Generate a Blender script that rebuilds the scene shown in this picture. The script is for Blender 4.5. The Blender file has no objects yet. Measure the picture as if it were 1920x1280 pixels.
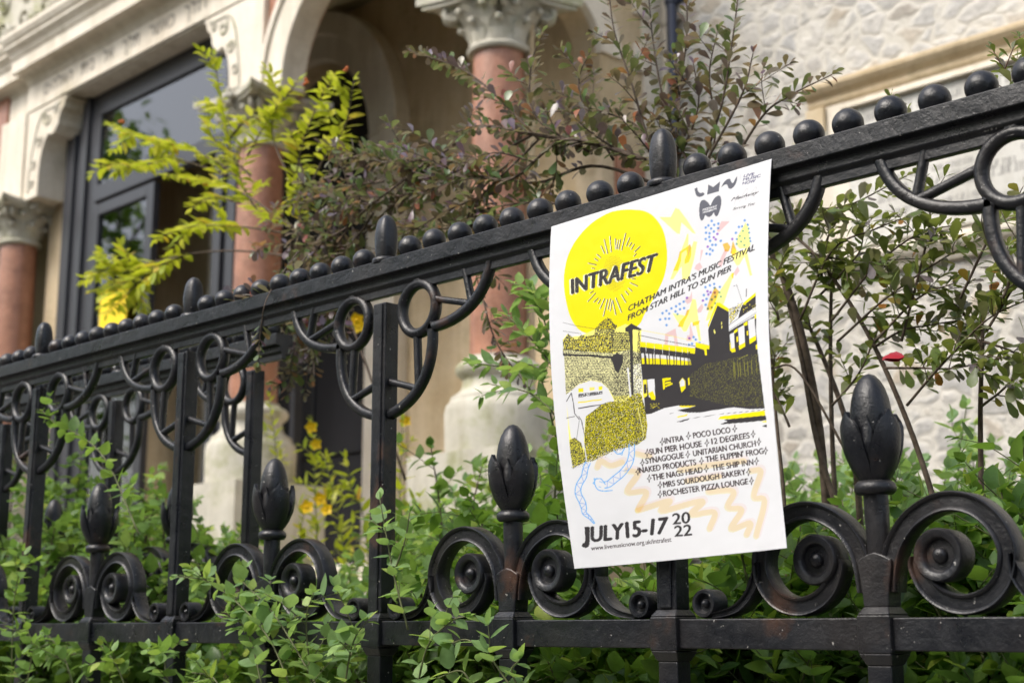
import bpy, math, random
import numpy as np
from mathutils import Vector, Matrix
R = math.radians
random.seed(7); NR = np.random.RandomState(11)
SC = bpy.context.scene
COL = SC.collection
# ------------------------------------------------------------------ camera, sky, sun, exposure
# world axes: X along the railing (right is +), Y from the street to the building, Z up from the lower rail's top
FPX, PITCH, YAW, ROLL = 2667.0, 0.1993005, 0.7843864, -0.0006186
EYE = np.array([1.2200813, -1.5364373, -0.0131500])
FW = np.array([-math.sin(YAW)*math.cos(PITCH), math.cos(YAW)*math.cos(PITCH), math.sin(PITCH)])
_r = np.array([math.cos(YAW), math.sin(YAW), 0.0]); _u = np.cross(_r, FW)
RT = _r*math.cos(ROLL)+_u*math.sin(ROLL); UP = -_r*math.sin(ROLL)+_u*math.cos(ROLL)
cam = bpy.data.cameras.new('camera'); cam_ob = bpy.data.objects.new('camera', cam); COL.objects.link(cam_ob)
cam.sensor_width = 36.0; cam.lens = FPX*36.0/1920.0; cam.clip_start = 0.05; cam.clip_end = 500
M = Matrix.Identity(4)
for i in range(3):
    M[i][0], M[i][1], M[i][2], M[i][3] = RT[i], UP[i], -FW[i], EYE[i]
cam_ob.matrix_world = M
cam.dof.use_dof = True; cam.dof.focus_distance = 2.02; cam.dof.aperture_fstop = 6.0
SC.camera = cam_ob
SUN_EL, SUN_AZ = R(48), R(198)          # azimuth measured clockwise from +Y
world = bpy.data.worlds.new('World'); SC.world = world; world.use_nodes = True
wn = world.node_tree.nodes; wl = world.node_tree.links
bg = wn['Background']; sky = wn.new('ShaderNodeTexSky'); sky.sky_type = 'NISHITA'; sky.sun_disc = False
sky.sun_elevation = SUN_EL; sky.sun_rotation = SUN_AZ; sky.dust_density = 4.0; sky.air_density = 1.0
hs = wn.new('ShaderNodeHueSaturation'); hs.inputs['Saturation'].default_value = 0.62
wl.new(sky.outputs[0], hs.inputs['Color']); wl.new(hs.outputs[0], bg.inputs[0]); bg.inputs[1].default_value = 0.15
sun = bpy.data.lights.new('sun', 'SUN'); sun.energy = 1.0; sun.angle = R(18); sun.color = (1.0, 0.95, 0.87)
sun_ob = bpy.data.objects.new('sun', sun); COL.objects.link(sun_ob)
sd = Vector((math.sin(SUN_AZ)*math.cos(SUN_EL), math.cos(SUN_AZ)*math.cos(SUN_EL), math.sin(SUN_EL)))
sun_ob.rotation_euler = sd.to_track_quat('Z', 'Y').to_euler(); sun_ob.location = (0, -6, 8)
SC.view_settings.view_transform = 'Standard'; SC.view_settings.look = 'None'
SC.view_settings.exposure = 1.0; SC.view_settings.gamma = 1.0

def at(px, py, Y):
    """point of the plane Y=const seen at pixel (px, py) of the 1920x1280 photograph"""
    d = FW+RT*(px-960)/FPX+UP*(640-py)/FPX
    return EYE+d*(Y-EYE[1])/d[1]
def px_of(P):
    d = np.asarray(P)-EYE; z = d@FW
    return np.stack([960+FPX*(d@RT)/z, 640-FPX*(d@UP)/z], -1)

# ------------------------------------------------------------------ mesh helpers
class MB:
    def __init__(s): s.v = []; s.f = []
    def add(s, vs, fs):
        o = len(s.v); s.v.extend([tuple(map(float, p)) for p in vs]); s.f.extend([tuple(i+o for i in f) for f in fs])
    def box(s, x0, x1, y0, y1, z0, z1):
        s.add([(x0,y0,z0),(x1,y0,z0),(x1,y1,z0),(x0,y1,z0),(x0,y0,z1),(x1,y0,z1),(x1,y1,z1),(x0,y1,z1)],
              [(0,3,2,1),(4,5,6,7),(0,1,5,4),(1,2,6,5),(2,3,7,6),(3,0,4,7)])
    def prism(s, poly, y0, y1):
        """polygon in (x,z) extruded along y"""
        n = len(poly)
        s.add([(x,y0,z) for x,z in poly]+[(x,y1,z) for x,z in poly],
              [tuple(range(n)), tuple(range(2*n-1,n-1,-1))]+[(i,i+n,(i+1)%n+n,(i+1)%n) for i in range(n)])
    def prism_x(s, poly, x0, x1):
        """polygon in (y,z) extruded along x"""
        n = len(poly)
        s.add([(x0,y,z) for y,z in poly]+[(x1,y,z) for y,z in poly],
              [tuple(range(n-1,-1,-1)), tuple(range(n,2*n))]+[(i,(i+1)%n,(i+1)%n+n,i+n) for i in range(n)])
    def lathe(s, prof, n=24, c=(0,0,0), axis='z', sq=None):
        """prof: (radius, height) list; sq: superellipse exponent of the section"""
        vs = []; fs = []
        for r, h in prof:
            for k in range(n):
                a = 2*math.pi*k/n; ca, sa = math.cos(a), math.sin(a)
                m = 1.0
                if sq: m = (abs(ca)**sq+abs(sa)**sq)**(-1.0/sq)
                x, y = r*ca*m, r*sa*m
                vs.append((c[0]+x, c[1]+y, c[2]+h) if axis == 'z' else (c[0]+x, c[1]+h, c[2]+y))
        m = len(prof)
        for i in range(m-1):
            for k in range(n):
                a, b = i*n+k, i*n+(k+1)%n
                q = (a, b, b+n, a+n)
                fs.append(q if axis == 'z' else q[::-1])
        cap0, cap1 = tuple(range(n))[::-1], tuple(range((m-1)*n, m*n))
        if axis != 'z': cap0, cap1 = cap0[::-1], cap1[::-1]
        if prof[0][0] > 1e-5: fs.append(cap0)
        if prof[-1][0] > 1e-5: fs.append(cap1)
        s.add(vs, fs)
    def ball(s, c, r, n=20, m=12):
        s.lathe([(max(r*math.sin(math.pi*i/m), 1e-6), -r*math.cos(math.pi*i/m)) for i in range(m+1)], n, c)
    def tube(s, pts, rad, n=6, cap=True):
        """round tube along 3D points; rad a number or one per point"""
        P = np.asarray(pts, float); N = len(P)
        if np.isscalar(rad): rad = [rad]*N
        T = np.gradient(P, axis=0); T /= np.linalg.norm(T, axis=1)[:, None]+1e-12
        ref = np.array([0.31, 0.17, 0.93]);
        if abs(T[0]@ref) > .9: ref = np.array([0.9, 0.3, 0.1])
        vs = []; fs = []
        u = np.cross(T[0], ref); u /= np.linalg.norm(u)
        for i in range(N):
            u = u-T[i]*(u@T[i]); u /= np.linalg.norm(u)+1e-12
            w = np.cross(T[i], u)
            for k in range(n):
                a = 2*math.pi*k/n
                vs.append(P[i]+rad[i]*(math.cos(a)*u+math.sin(a)*w))
        for i in range(N-1):
            for k in range(n):
                a, b = i*n+k, i*n+(k+1)%n
                fs.append((a, b, b+n, a+n))
        if cap: fs += [tuple(range(n))[::-1], tuple(range((N-1)*n, N*n))]
        s.add(vs, fs)
    def sweep(s, path, hw, prof):
        """band in the XZ plane: path of (x,z), half width hw per point, section prof of (u in -1..1, y)"""
        P = np.asarray(path, float); N = len(P)
        if np.isscalar(hw): hw = [hw]*N
        T = np.gradient(P, axis=0); T /= np.linalg.norm(T, axis=1)[:, None]+1e-12
        nrm = np.stack([-T[:,1], T[:,0]], 1); n = len(prof)
        vs = [(P[i,0]+nrm[i,0]*hw[i]*u, y, P[i,1]+nrm[i,1]*hw[i]*u) for i in range(N) for u, y in prof]
        fs = [(i*n+k, i*n+(k+1)%n, (i+1)*n+(k+1)%n, (i+1)*n+k) for i in range(N-1) for k in range(n)]
        fs += [tuple(range(n))[::-1], tuple(range((N-1)*n, N*n))]
        s.add(vs, fs)
    def mesh(s, name, mat=None, smooth=True):
        me = bpy.data.meshes.new(name); me.from_pydata(s.v, [], s.f); me.update()
        if mat: me.materials.append(mat)
        if smooth: me.shade_smooth()
        return me

def obj(name, me, parent=None, loc=(0,0,0), bevel=0, angle=None, seg=2):
    o = bpy.data.objects.new(name, me); COL.objects.link(o); o.location = loc
    if parent: o.parent = parent
    if bevel:
        b = o.modifiers.new('bevel', 'BEVEL'); b.width = bevel; b.segments = seg; b.limit_method = 'ANGLE'; b.angle_limit = R(35)
        b.harden_normals = True
    elif angle:
        me.set_sharp_from_angle(angle=R(angle))
    return o
def put(name, mb, mat, parent=None, loc=(0,0,0), smooth=True, **k):
    return obj(name, mb.mesh(name, mat, smooth), parent, loc, **k)
def thing(name, label, cat, loc=(0,0,0), group=None):
    o = bpy.data.objects.new(name, None); COL.objects.link(o); o.location = loc
    o['label'] = label; o['category'] = cat
    if group: o['group'] = group
    return o
def tag(o, label, cat, group=None):
    o['label'] = label; o['category'] = cat
    if group: o['group'] = group
    return o
def like(o, name, parent, loc):
    c = o.copy(); c.name = name; COL.objects.link(c); c.parent = parent; c.location = loc
    return c

def bez(P, n=16):
    P = [np.asarray(p, float) for p in P]; out = []
    for t in np.linspace(0, 1, n):
        Q = P
        while len(Q) > 1: Q = [Q[i]*(1-t)+Q[i+1]*t for i in range(len(Q)-1)]
        out.append(Q[0])
    return np.array(out)
def spline(P, n=8):
    """Catmull-Rom through the points"""
    P = np.asarray(P, float)
    if len(P) == 2: return np.array([P[0]*(1-t)+P[1]*t for t in np.linspace(0, 1, n+1)])
    Q = np.vstack([2*P[0]-P[1], P, 2*P[-1]-P[-2]]); out = []
    for i in range(1, len(Q)-2):
        a, b, c, d = Q[i-1], Q[i], Q[i+1], Q[i+2]
        for t in np.linspace(0, 1, n, endpoint=False):
            out.append(.5*((2*b)+(c-a)*t+(2*a-5*b+4*c-d)*t*t+(3*b-a-3*c+d)*t**3))
    out.append(P[-1]); return np.array(out)

# ------------------------------------------------------------------ materials
def mat(name, col=(.5,.5,.5), rough=.6, spec=.5, metal=0):
    m = bpy.data.materials.new(name); m.use_nodes = True
    b = m.node_tree.nodes['Principled BSDF']
    b.inputs['Base Color'].default_value = (*col, 1); b.inputs['Roughness'].default_value = rough
    b.inputs['Specular IOR Level'].default_value = spec; b.inputs['Metallic'].default_value = metal
    return m, m.node_tree.nodes, m.node_tree.links, b
def N(nodes, t, **k):
    n = nodes.new(t)
    for a, v in k.items():
        if a in n.inputs: n.inputs[a].default_value = v
        else: setattr(n, a, v)
    return n
def ramp(nodes, stops):
    n = nodes.new('ShaderNodeValToRGB'); e = n.color_ramp.elements
    while len(e) < len(stops): e.new(.5)
    for i, (p, c) in enumerate(stops):
        e[i].position = p; e[i].color = (*c, 1) if len(c) == 3 else c
    return n
def coords(nodes, links, scale=(1,1,1)):
    tc = nodes.new('ShaderNodeTexCoord'); mp = nodes.new('ShaderNodeMapping'); mp.inputs['Scale'].default_value = scale
    g = nodes.new('ShaderNodeNewGeometry'); links.new(g.outputs['Position'], mp.inputs[0]); return mp.outputs[0]
def noise(nodes, links, vec, scale, detail=5, rough=.6):
    n = N(nodes, 'ShaderNodeTexNoise'); n.inputs['Scale'].default_value = scale; n.inputs['Detail'].default_value = detail
    n.inputs['Roughness'].default_value = rough; links.new(vec, n.inputs['Vector']); return n
def bump(nodes, links, b, h, strength=.3, dist=.01, prev=None):
    n = nodes.new('ShaderNodeBump'); n.inputs['Strength'].default_value = strength; n.inputs['Distance'].default_value = dist
    links.new(h, n.inputs['Height'])
    if prev: links.new(prev.outputs[0], n.inputs['Normal'])
    links.new(n.outputs[0], b.inputs['Normal']); return n
def mix(nodes, links, fac, a, b, mode='MIX'):
    n = nodes.new('ShaderNodeMix'); n.data_type = 'RGBA'; n.blend_type = mode
    for s, v in ((0, fac), (6, a), (7, b)):
        if hasattr(v, 'links'): links.new(v, n.inputs[s])
        elif s == 0: n.inputs[0].default_value = v
        else: n.inputs[s].default_value = (*v, 1)
    return n.outputs[2]

def ramp_of(n, l, sock, a, b):
    r = ramp(n, [(a, (0,0,0)), (b, (1,1,1))]); l.new(sock, r.inputs[0]); return r.outputs[0]
def mul_of(n, l, sock, k):
    m = n.new('ShaderNodeMath'); m.operation = 'MULTIPLY'; m.inputs[1].default_value = k; l.new(sock, m.inputs[0]); return m.outputs[0]
def iron_material():
    m, n, l, b = mat('black_painted_cast_iron', (.02,.02,.022), .35, .5)
    v = coords(n, l)
    n1 = noise(n, l, v, 28, 6, .62); n2 = noise(n, l, v, 260, 4, .7); n3 = noise(n, l, v, 9, 5, .6); n4 = noise(n, l, v, 900, 2, .6)
    base = ramp(n, [(.35, (.006,.007,.010)), (.62, (.011,.012,.0155))]); l.new(n1.outputs[0], base.inputs[0])
    dust = ramp(n, [(.56, (0,0,0)), (.78, (1,1,1))]); l.new(n2.outputs[0], dust.inputs[0])
    geo = n.new('ShaderNodeNewGeometry'); sx = n.new('ShaderNodeSeparateXYZ'); l.new(geo.outputs['Normal'], sx.inputs[0])
    rust = ramp(n, [(.60, (0,0,0)), (.70, (1,1,1))]); l.new(n3.outputs[0], rust.inputs[0])
    c1 = mix(n, l, rust.outputs[0], base.outputs[0], (.055,.028,.019))
    mm = n.new('ShaderNodeMath'); mm.operation = 'MULTIPLY'; mm.inputs[1].default_value = .28; l.new(dust.outputs[0], mm.inputs[0])
    c2 = mix(n, l, mm.outputs[0], c1, (.085,.082,.080))
    up = ramp(n, [(.55, (0,0,0)), (1.0, (.34,)*3)]); l.new(sx.outputs[2], up.inputs[0])
    upn = mix(n, l, 1.0, up.outputs[0], ramp_of(n, l, n1.outputs[0], .40, .62), 'MULTIPLY')
    c2 = mix(n, l, upn, c2, (.10,.095,.09))
    wk = noise(n, l, v, 5.5, 4, .6); c2 = mix(n, l, mul_of(n, l, ramp_of(n, l, wk.outputs[0], .48, .72), .55), c2, (.034,.029,.027))
    fl = noise(n, l, v, 150, 2, .5); c2 = mix(n, l, ramp_of(n, l, fl.outputs[0], .73, .765), c2, (.33,.32,.30))
    l.new(c2, b.inputs['Base Color'])
    rr = ramp(n, [(.3, (.24,)*3), (.7, (.42,)*3)]); l.new(n1.outputs[0], rr.inputs[0]); l.new(rr.outputs[0], b.inputs['Roughness'])
    q = bump(n, l, b, n1.outputs[0], .40, .006)
    q2 = bump(n, l, b, n2.outputs[0], .30, .0020, q)
    bump(n, l, b, n4.outputs[0], .12, .0005, q2)
    return m
IRON = iron_material()

def stone_material(name, c0, c1, stain=(.22,.21,.10), stain_at=.62, sc=1.0, rough=.85):
    m, n, l, b = mat(name, c0, rough, .25)
    v = coords(n, l)
    a = noise(n, l, v, 2.2*sc, 6, .62); f = noise(n, l, v, 40*sc, 5, .7); s = noise(n, l, v, 1.1*sc, 7, .68)
    cr = ramp(n, [(.32, c0), (.68, c1)]); l.new(a.outputs[0], cr.inputs[0])
    sr = ramp(n, [(stain_at, (0,0,0)), (stain_at+.12, (.75,)*3)]); l.new(s.outputs[0], sr.inputs[0])
    c = mix(n, l, sr.outputs[0], cr.outputs[0], stain)
    fr = ramp(n, [(.3, (.86,)*3), (.65, (1,1,1))]); l.new(f.outputs[0], fr.inputs[0])
    c = mix(n, l, 1.0, c, fr.outputs[0], 'MULTIPLY')
    sv = coords(n, l, (7, 7, .8)); sk = noise(n, l, sv, 1.0*sc, 6, .65); kr = ramp(n, [(.36, (.66,.63,.57)), (.56, (1,1,1))]); l.new(sk.outputs[0], kr.inputs[0])
    c = mix(n, l, .42, c, kr.outputs[0], 'MULTIPLY'); l.new(c, b.inputs['Base Color'])
    bump(n, l, b, f.outputs[0], .35, .01); return m
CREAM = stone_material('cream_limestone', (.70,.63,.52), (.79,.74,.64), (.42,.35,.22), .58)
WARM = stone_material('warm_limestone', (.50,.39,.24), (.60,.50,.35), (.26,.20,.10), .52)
WEATH = stone_material('weathered_carved_limestone', (.46,.44,.37), (.63,.60,.51), (.24,.25,.10), .52, 2.0)
GREYST = stone_material('grey_inscribed_slab', (.56,.55,.51), (.66,.65,.61), (.40,.37,.28), .66)

def granite_material():
    m, n, l, b = mat('red_granite', (.4,.17,.11), .33, .45)
    v = coords(n, l); a = noise(n, l, v, 130, 3, .7); g = noise(n, l, v, 9, 7, .72)
    cr = ramp(n, [(.3, (.22,.095,.055)), (.55, (.39,.185,.115)), (.75, (.52,.34,.25))]); l.new(a.outputs[0], cr.inputs[0])
    gr = ramp(n, [(.35, (.70,.68,.66)), (.65, (1.12,1.10,1.08))]); l.new(g.outputs[0], gr.inputs[0])
    l.new(mix(n, l, 1.0, cr.outputs[0], gr.outputs[0], 'MULTIPLY'), b.inputs['Base Color']); return m
GRANITE = granite_material()

def ragstone_material():
    m, n, l, b = mat('ragstone_rubble', (.5,.47,.4), .9, .2)
    v = coords(n, l, (1, 1, 1.25))
    w = noise(n, l, v, 3.3, 4, .5)
    va = n.new('ShaderNodeVectorMath'); va.operation = 'MULTIPLY_ADD'; l.new(w.outputs['Color'], va.inputs[0])
    va.inputs[1].default_value = (.27,.27,.27); l.new(v, va.inputs[2])
    def vor(feature):
        q = n.new('ShaderNodeTexVoronoi'); q.feature = feature; q.inputs['Scale'].default_value = 6.6
        q.inputs['Randomness'].default_value = .9; l.new(va.outputs[0], q.inputs['Vector']); return q
    e = vor('DISTANCE_TO_EDGE'); f = vor('F1')
    col = n.new('ShaderNodeSeparateColor'); l.new(f.outputs['Color'], col.inputs[0])
    st = ramp(n, [(0, (.40,.385,.355)), (.3, (.50,.49,.47)), (.55, (.56,.535,.49)), (.75, (.44,.435,.425)), (.90, (.53,.46,.36)), (1, (.32,.31,.295))])
    l.new(col.outputs[0], st.inputs[0])
    det = noise(n, l, v, 26, 6, .7); dr = ramp(n, [(.25, (.68,)*3), (.7, (1.12,)*3)]); l.new(det.outputs[0], dr.inputs[0])
    stone = mix(n, l, 1.0, st.outputs[0], dr.outputs[0], 'MULTIPLY')
    er = ramp(n, [(.04, (0,0,0)), (.17, (1,1,1))])
    ad = n.new('ShaderNodeMath'); ad.operation = 'MULTIPLY_ADD'; l.new(det.outputs[0], ad.inputs[0]); ad.inputs[1].default_value = -.10; l.new(e.outputs[0], ad.inputs[2])
    ad2 = n.new('ShaderNodeMath'); ad2.operation = 'ADD'; l.new(ad.outputs[0], ad2.inputs[0]); ad2.inputs[1].default_value = .05
    l.new(ad2.outputs[0], er.inputs[0])
    mort = ramp(n, [(.3, (.50,.475,.42)), (.7, (.62,.595,.535))]); mz = noise(n, l, v, 4, 5); l.new(mz.outputs[0], mort.inputs[0])
    c = mix(n, l, er.outputs[0], mort.outputs[0], stone); l.new(c, b.inputs['Base Color'])
    q = bump(n, l, b, er.outputs[0], .5, .02); bump(n, l, b, det.outputs[0], .8, .02, q); return m
RAG = ragstone_material()
PAINT, *_ = mat('dark_grey_door_paint', (.035,.036,.042), .38, .5)
DARKDOOR, *_ = mat('dark_glossy_door', (.03,.03,.034), .25, .5)
PIPE, *_ = mat('blue_black_pipe_paint', (.025,.032,.06), .35, .5)
LETTER, *_ = mat('incised_grey_letters', (.17,.15,.13), .9, .2)
LEAD, *_ = mat('faded_slab_letters', (.30,.29,.28), .9, .2)
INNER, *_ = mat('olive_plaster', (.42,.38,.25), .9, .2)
WHITEW, *_ = mat('pale_window_blind', (.6,.6,.58), .5, .4)
YELLOW, *_ = mat('yellow_card', (.85,.62,.02), .6, .3)
WHITE, *_ = mat('white_card', (.8,.8,.78), .6, .3)
def glass_material():
    m = bpy.data.materials.new('window_glass'); m.use_nodes = True; n = m.node_tree.nodes; l = m.node_tree.links
    n.remove(n['Principled BSDF']); out = n['Material Output']
    t = n.new('ShaderNodeBsdfTransparent'); t.inputs[0].default_value = (.80,.82,.78,1)
    g = n.new('ShaderNodeBsdfGlossy'); g.inputs['Roughness'].default_value = .02
    fr = n.new('ShaderNodeFresnel'); fr.inputs[0].default_value = 1.55
    a = n.new('ShaderNodeMath'); a.operation = 'MULTIPLY_ADD'; a.inputs[1].default_value = 1.6; a.inputs[2].default_value = .04; l.new(fr.outputs[0], a.inputs[0])
    mx = n.new('ShaderNodeMixShader'); l.new(a.outputs[0], mx.inputs[0]); l.new(t.outputs[0], mx.inputs[1]); l.new(g.outputs[0], mx.inputs[2])
    l.new(mx.outputs[0], out.inputs[0]); return m
GLASS = glass_material()

def leaf_material(name, stops, rough=.42, trans=.30, tcol=(.25,.42,.05), spec=.45):
    m, n, l, b = mat(name, stops[0][1], rough, spec)
    g = n.new('ShaderNodeNewGeometry')
    cr = ramp(n, stops); l.new(g.outputs['Random Per Island'], cr.inputs[0])
    v = coords(n, l); z = noise(n, l, v, 90, 4, .6); zr = ramp(n, [(.3, (.78,)*3), (.7, (1.15,)*3)]); l.new(z.outputs[0], zr.inputs[0])
    c = mix(n, l, 1.0, cr.outputs[0], zr.outputs[0], 'MULTIPLY')
    l.new(c, b.inputs['Base Color'])
    tr = n.new('ShaderNodeBsdfTranslucent')
    tc = mix(n, l, .5, c, tcol); l.new(tc, tr.inputs[0])
    mx = n.new('ShaderNodeMixShader'); mx.inputs[0].default_value = trans
    l.new(b.outputs[0], mx.inputs[1]); l.new(tr.outputs[0], mx.inputs[2]); l.new(mx.outputs[0], n['Material Output'].inputs[0])
    bump(n, l, b, z.outputs[0], .25, .002)
    return m
L_GREEN = leaf_material('snowberry_leaf', [(0, (.10,.19,.045)), (.35, (.155,.275,.065)), (.7, (.20,.34,.09)), (.93, (.31,.44,.08)), (1, (.42,.45,.08))], .45, .42, (.36,.58,.06))
L_FRESH = leaf_material('fresh_snowberry_leaf', [(0, (.15,.26,.11)), (.4, (.22,.36,.14)), (.75, (.28,.43,.14)), (1, (.42,.52,.11))], .5, .44, (.44,.66,.10))
L_DEEP = leaf_material('deep_green_leaf', [(0, (.075,.165,.038)), (.5, (.135,.25,.052)), (.85, (.21,.34,.06)), (1, (.38,.46,.06))], .42, .42, (.32,.56,.04))
L_PURPLE = leaf_material('purple_barberry_leaf', [(0, (.15,.085,.13)), (.18, (.16,.105,.065)), (.34, (.09,.175,.05)), (.56, (.12,.21,.06)), (.68, (.16,.085,.13)), (.80, (.25,.21,.30)), (.90, (.20,.19,.06)), (.97, (.32,.08,.08)), (1, (.48,.18,.05))], .28, .42, (.30,.27,.10), .6)  # pale lavender stop paints sky sheen into the leaf colour
L_OLIVE = leaf_material('olive_barberry_leaf', [(0, (.10,.15,.045)), (.4, (.14,.21,.055)), (.68, (.17,.18,.10)), (.85, (.21,.17,.21)), (.95, (.19,.25,.06)), (1, (.36,.11,.03))], .36, .44, (.36,.40,.05), .6)
L_LIME = leaf_material('lime_leaf', [(0, (.25,.35,.03)), (.4, (.38,.46,.035)), (.75, (.52,.55,.06)), (.95, (.64,.62,.16)), (1, (.55,.26,.03))], .45, .42, (.75,.78,.03))
BARK, n_, l_, b_ = mat('grey_brown_bark', (.10,.075,.055), .85, .2)
_v = coords(n_, l_); _a = noise(n_, l_, _v, 60, 5); _c = ramp(n_, [(.3, (.055,.04,.03)), (.7, (.15,.115,.09))]); l_.new(_a.outputs[0], _c.inputs[0]); l_.new(_c.outputs[0], b_.inputs['Base Color'])
STEMG, *_ = mat('green_stem', (.12,.13,.06), .6, .3)
STEMR, *_ = mat('reddish_stem', (.12,.055,.04), .6, .3)
PETAL, *_ = mat('yellow_petal', (.85,.55,.01), .5, .3)
BUD, *_ = mat('orange_red_bud', (.45,.11,.02), .5, .3)
REDL, *_ = mat('crimson_leaf', (.33,.02,.035), .4, .4)
SOIL, *_ = mat('garden_soil', (.05,.04,.03), .95, .1)
PAVE = stone_material('paving', (.10,.098,.095), (.15,.145,.14), (.07,.066,.06), .62)
BRICKW = stone_material('rendered_dwarf_wall', (.28,.26,.23), (.36,.34,.30), (.16,.16,.10), .55)

# ------------------------------------------------------------------ ground
def slab(name, x0, x1, y0, y1, z, m):
    b = MB(); b.box(x0, x1, y0, y1, z-.2, z); o = put(name, b, m, smooth=False); o['kind'] = 'structure'; return o
slab('pavement', -40, 40, -40, -.12, -1.25, PAVE)
slab('garden_bed', -40, 40, .13, 5.2, -.32, SOIL)
wb = MB(); wb.box(-14, 6, -.118, .128, -1.3, -.30); wb.box(-14.02, 6.02, -.15, .16, -.30, -.24)
tag(put('dwarf_wall', wb, BRICKW, smooth=False, bevel=.006), 'low rendered wall carrying the black iron railing', 'wall')

# unseen terrace across the street, added to block low sky light
tb = MB(); tb.box(-34, 22, -19, -14, -1.25, 3.9); tb.prism_x([(-14,3.9),(-16.5,5.6),(-19,3.9)], -34, 22)
TERR = stone_material('sooty_brick', (.10,.065,.05), (.16,.11,.085), (.06,.05,.045), .6)
terr = tag(put('sky_block_terrace', tb, TERR, smooth=False), 'dark brick terrace across the street, unseen, added to block low sky light', 'building')
wn_ = MB()
for k in range(14):
    for z in (.0, 2.2):
        wn_ = MB(); wn_.box(-32.5+k*3.9, -31.3+k*3.9, -14.02, -13.99, z, z+1.3); put('window', wn_, WHITEW, terr, smooth=False)

# ------------------------------------------------------------------ iron railing
def rail_mesh(x0, x1, top):
    b = MB()
    if top:
        prof = [(-.006,.547),(-.006,.560),(-.012,.565),(-.012,.5765),(-.0245,.5795),(-.0245,.606),(.0245,.606),(.0245,.5795),(.012,.5765),(.012,.565),(.006,.560),(.006,.547)]
    else:
        prof = [(-.016,-.0385),(-.016,0),(.016,0),(.016,-.0385)]
    b.prism_x(prof[::-1], x0, x1)
    return b.mesh('top_rail' if top else 'bottom_rail', IRON, False)
def post_mesh(short):
    b = MB(); ztop = .06 if short else .534
    w, d = .0168, .0150
    # raised front and back strips with a stepped edge
    if short:
        b.prism([(-w,.012),(w,.012),(.0185,.035),(.0225,.058),(.0225,.068),(.011,.074),(0,.077),(-.011,.074),(-.0225,.068),(-.0225,.058),(-.0185,.035)], -d, d)
    else:
        b.box(-w, w, -d, d, .012, ztop)
    if not short:
        b.box(-w*.62, w*.62, -d-.0035, d+.0035, .014, ztop-.002)
    # swelling sleeve where the lower rail passes
    for z0, z1, a0, a1 in ((-.056,-.042,0,.0055),(-.042,.003,.0055,.0055),(.003,.013,.0055,0)):
        vs = []
        for z, e in ((z0,a0),(z1,a1)):
            vs += [(-w-e,-d-e*1.6,z),(w+e,-d-e*1.6,z),(w+e,d+e*1.6,z),(-w-e,d+e*1.6,z)]
        b.add(vs, [(0,3,2,1),(4,5,6,7),(0,1,5,4),(1,2,6,5),(2,3,7,6),(3,0,4,7)])
    b.box(-w*.97, w*.97, -d*.97, d*.97, -.28, -.0555)
    return b.mesh('post', IRON, False)
def finial_mesh():
    b = MB()
    b.lathe([(.0005,.604),(.0235,.604),(.0245,.608),(.0235,.612),(.019,.6145)], 28)
    prof = [(.0145,.612),(.0158,.618),(.0172,.632),(.0178,.646),(.0174,.658),(.0160,.670),(.0134,.680),(.0098,.6865),(.0055,.6905),(.0001,.692)]
    b.lathe(prof, 36, sq=3.2)
    return b.mesh('post_finial', IRON)
def ball_mesh():
    b = MB(); b.lathe([(.0145,.604),(.0135,.6065),(.0105,.610)], 18); b.ball((0,0,.6225), .0205, 28, 18); return b.mesh('ball', IRON)
def oval(w):
    return [(math.cos(a), w*math.sin(a)) for a in np.linspace(0, 2*math.pi, 13)[:-1]]
def flat(w, c=.35):
    return [(-1,-w+.003),(-.55,-w),(.55,-w),(1,-w+.003),(1,w-.003),(.55,w),(-.55,w),(-1,w-.003)]
def bracket_mesh(sg):
    b = MB(); cx, cz, r = .0865, .513, .0425
    a = np.linspace(0, 2*math.pi, 41)
    ring = np.stack([cx+r*np.cos(a), cz+r*np.sin(a)], 1)
    P = oval(.0105); path = ring
    n = len(P); vs = []; fs = []
    for i in range(40):
        c, s_ = math.cos(a[i]), math.sin(a[i])
        for u, y in P: vs.append((cx+(r+.0092*u)*c, y, cz+(r+.0092*u)*s_))
    for i in range(40):
        j = (i+1) % 40
        for k in range(n): fs.append((i*n+k, i*n+(k+1)%n, j*n+(k+1)%n, j*n+k))
    b.add(vs, fs)
    b.sweep([(cx,.550),(cx,.558),(cx,.566),(cx,.572)], [.0125,.011,.0105,.0125], flat(.009))
    A1 = bez([(.112,.476),(.168,.474),(.250,.492),(.262,.574)], 22); A2 = bez([(.120,.486),(.130,.40),(.085,.355),(.012,.340)], 22)
    for A in (A1, A2): b.sweep(A, .0078, flat(.0085))
    m1 = A1[12]; m2 = A2[12]
    for p, q in (((cx+.040, cz+.010), m1), ((.196,.572), m1), ((cx-.004, cz-.044), m2), ((.013,.398), m2)):
        p = np.array(p); q = np.array(q)
        b.sweep([p+(q-p)*t for t in (0,.12,.5,.9,1)], [.0075,.0058,.0054,.0058,.007], flat(.0068))
    if sg < 0:
        b.v = [(-x, y, z) for x, y, z in b.v]; b.f = [f[::-1] for f in b.f]
    return b.mesh('bracket', IRON)
GROOVE = [(-1,-.0120),(-.86,-.0145),(-.68,-.0138),(-.52,-.0095),(.52,-.0095),(.68,-.0138),(.86,-.0145),(1,-.0120),
          (1,.0120),(.86,.0145),(.68,.0138),(.52,.0095),(-.52,.0095),(-.68,.0138),(-.86,.0145),(-1,.0120)]
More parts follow.
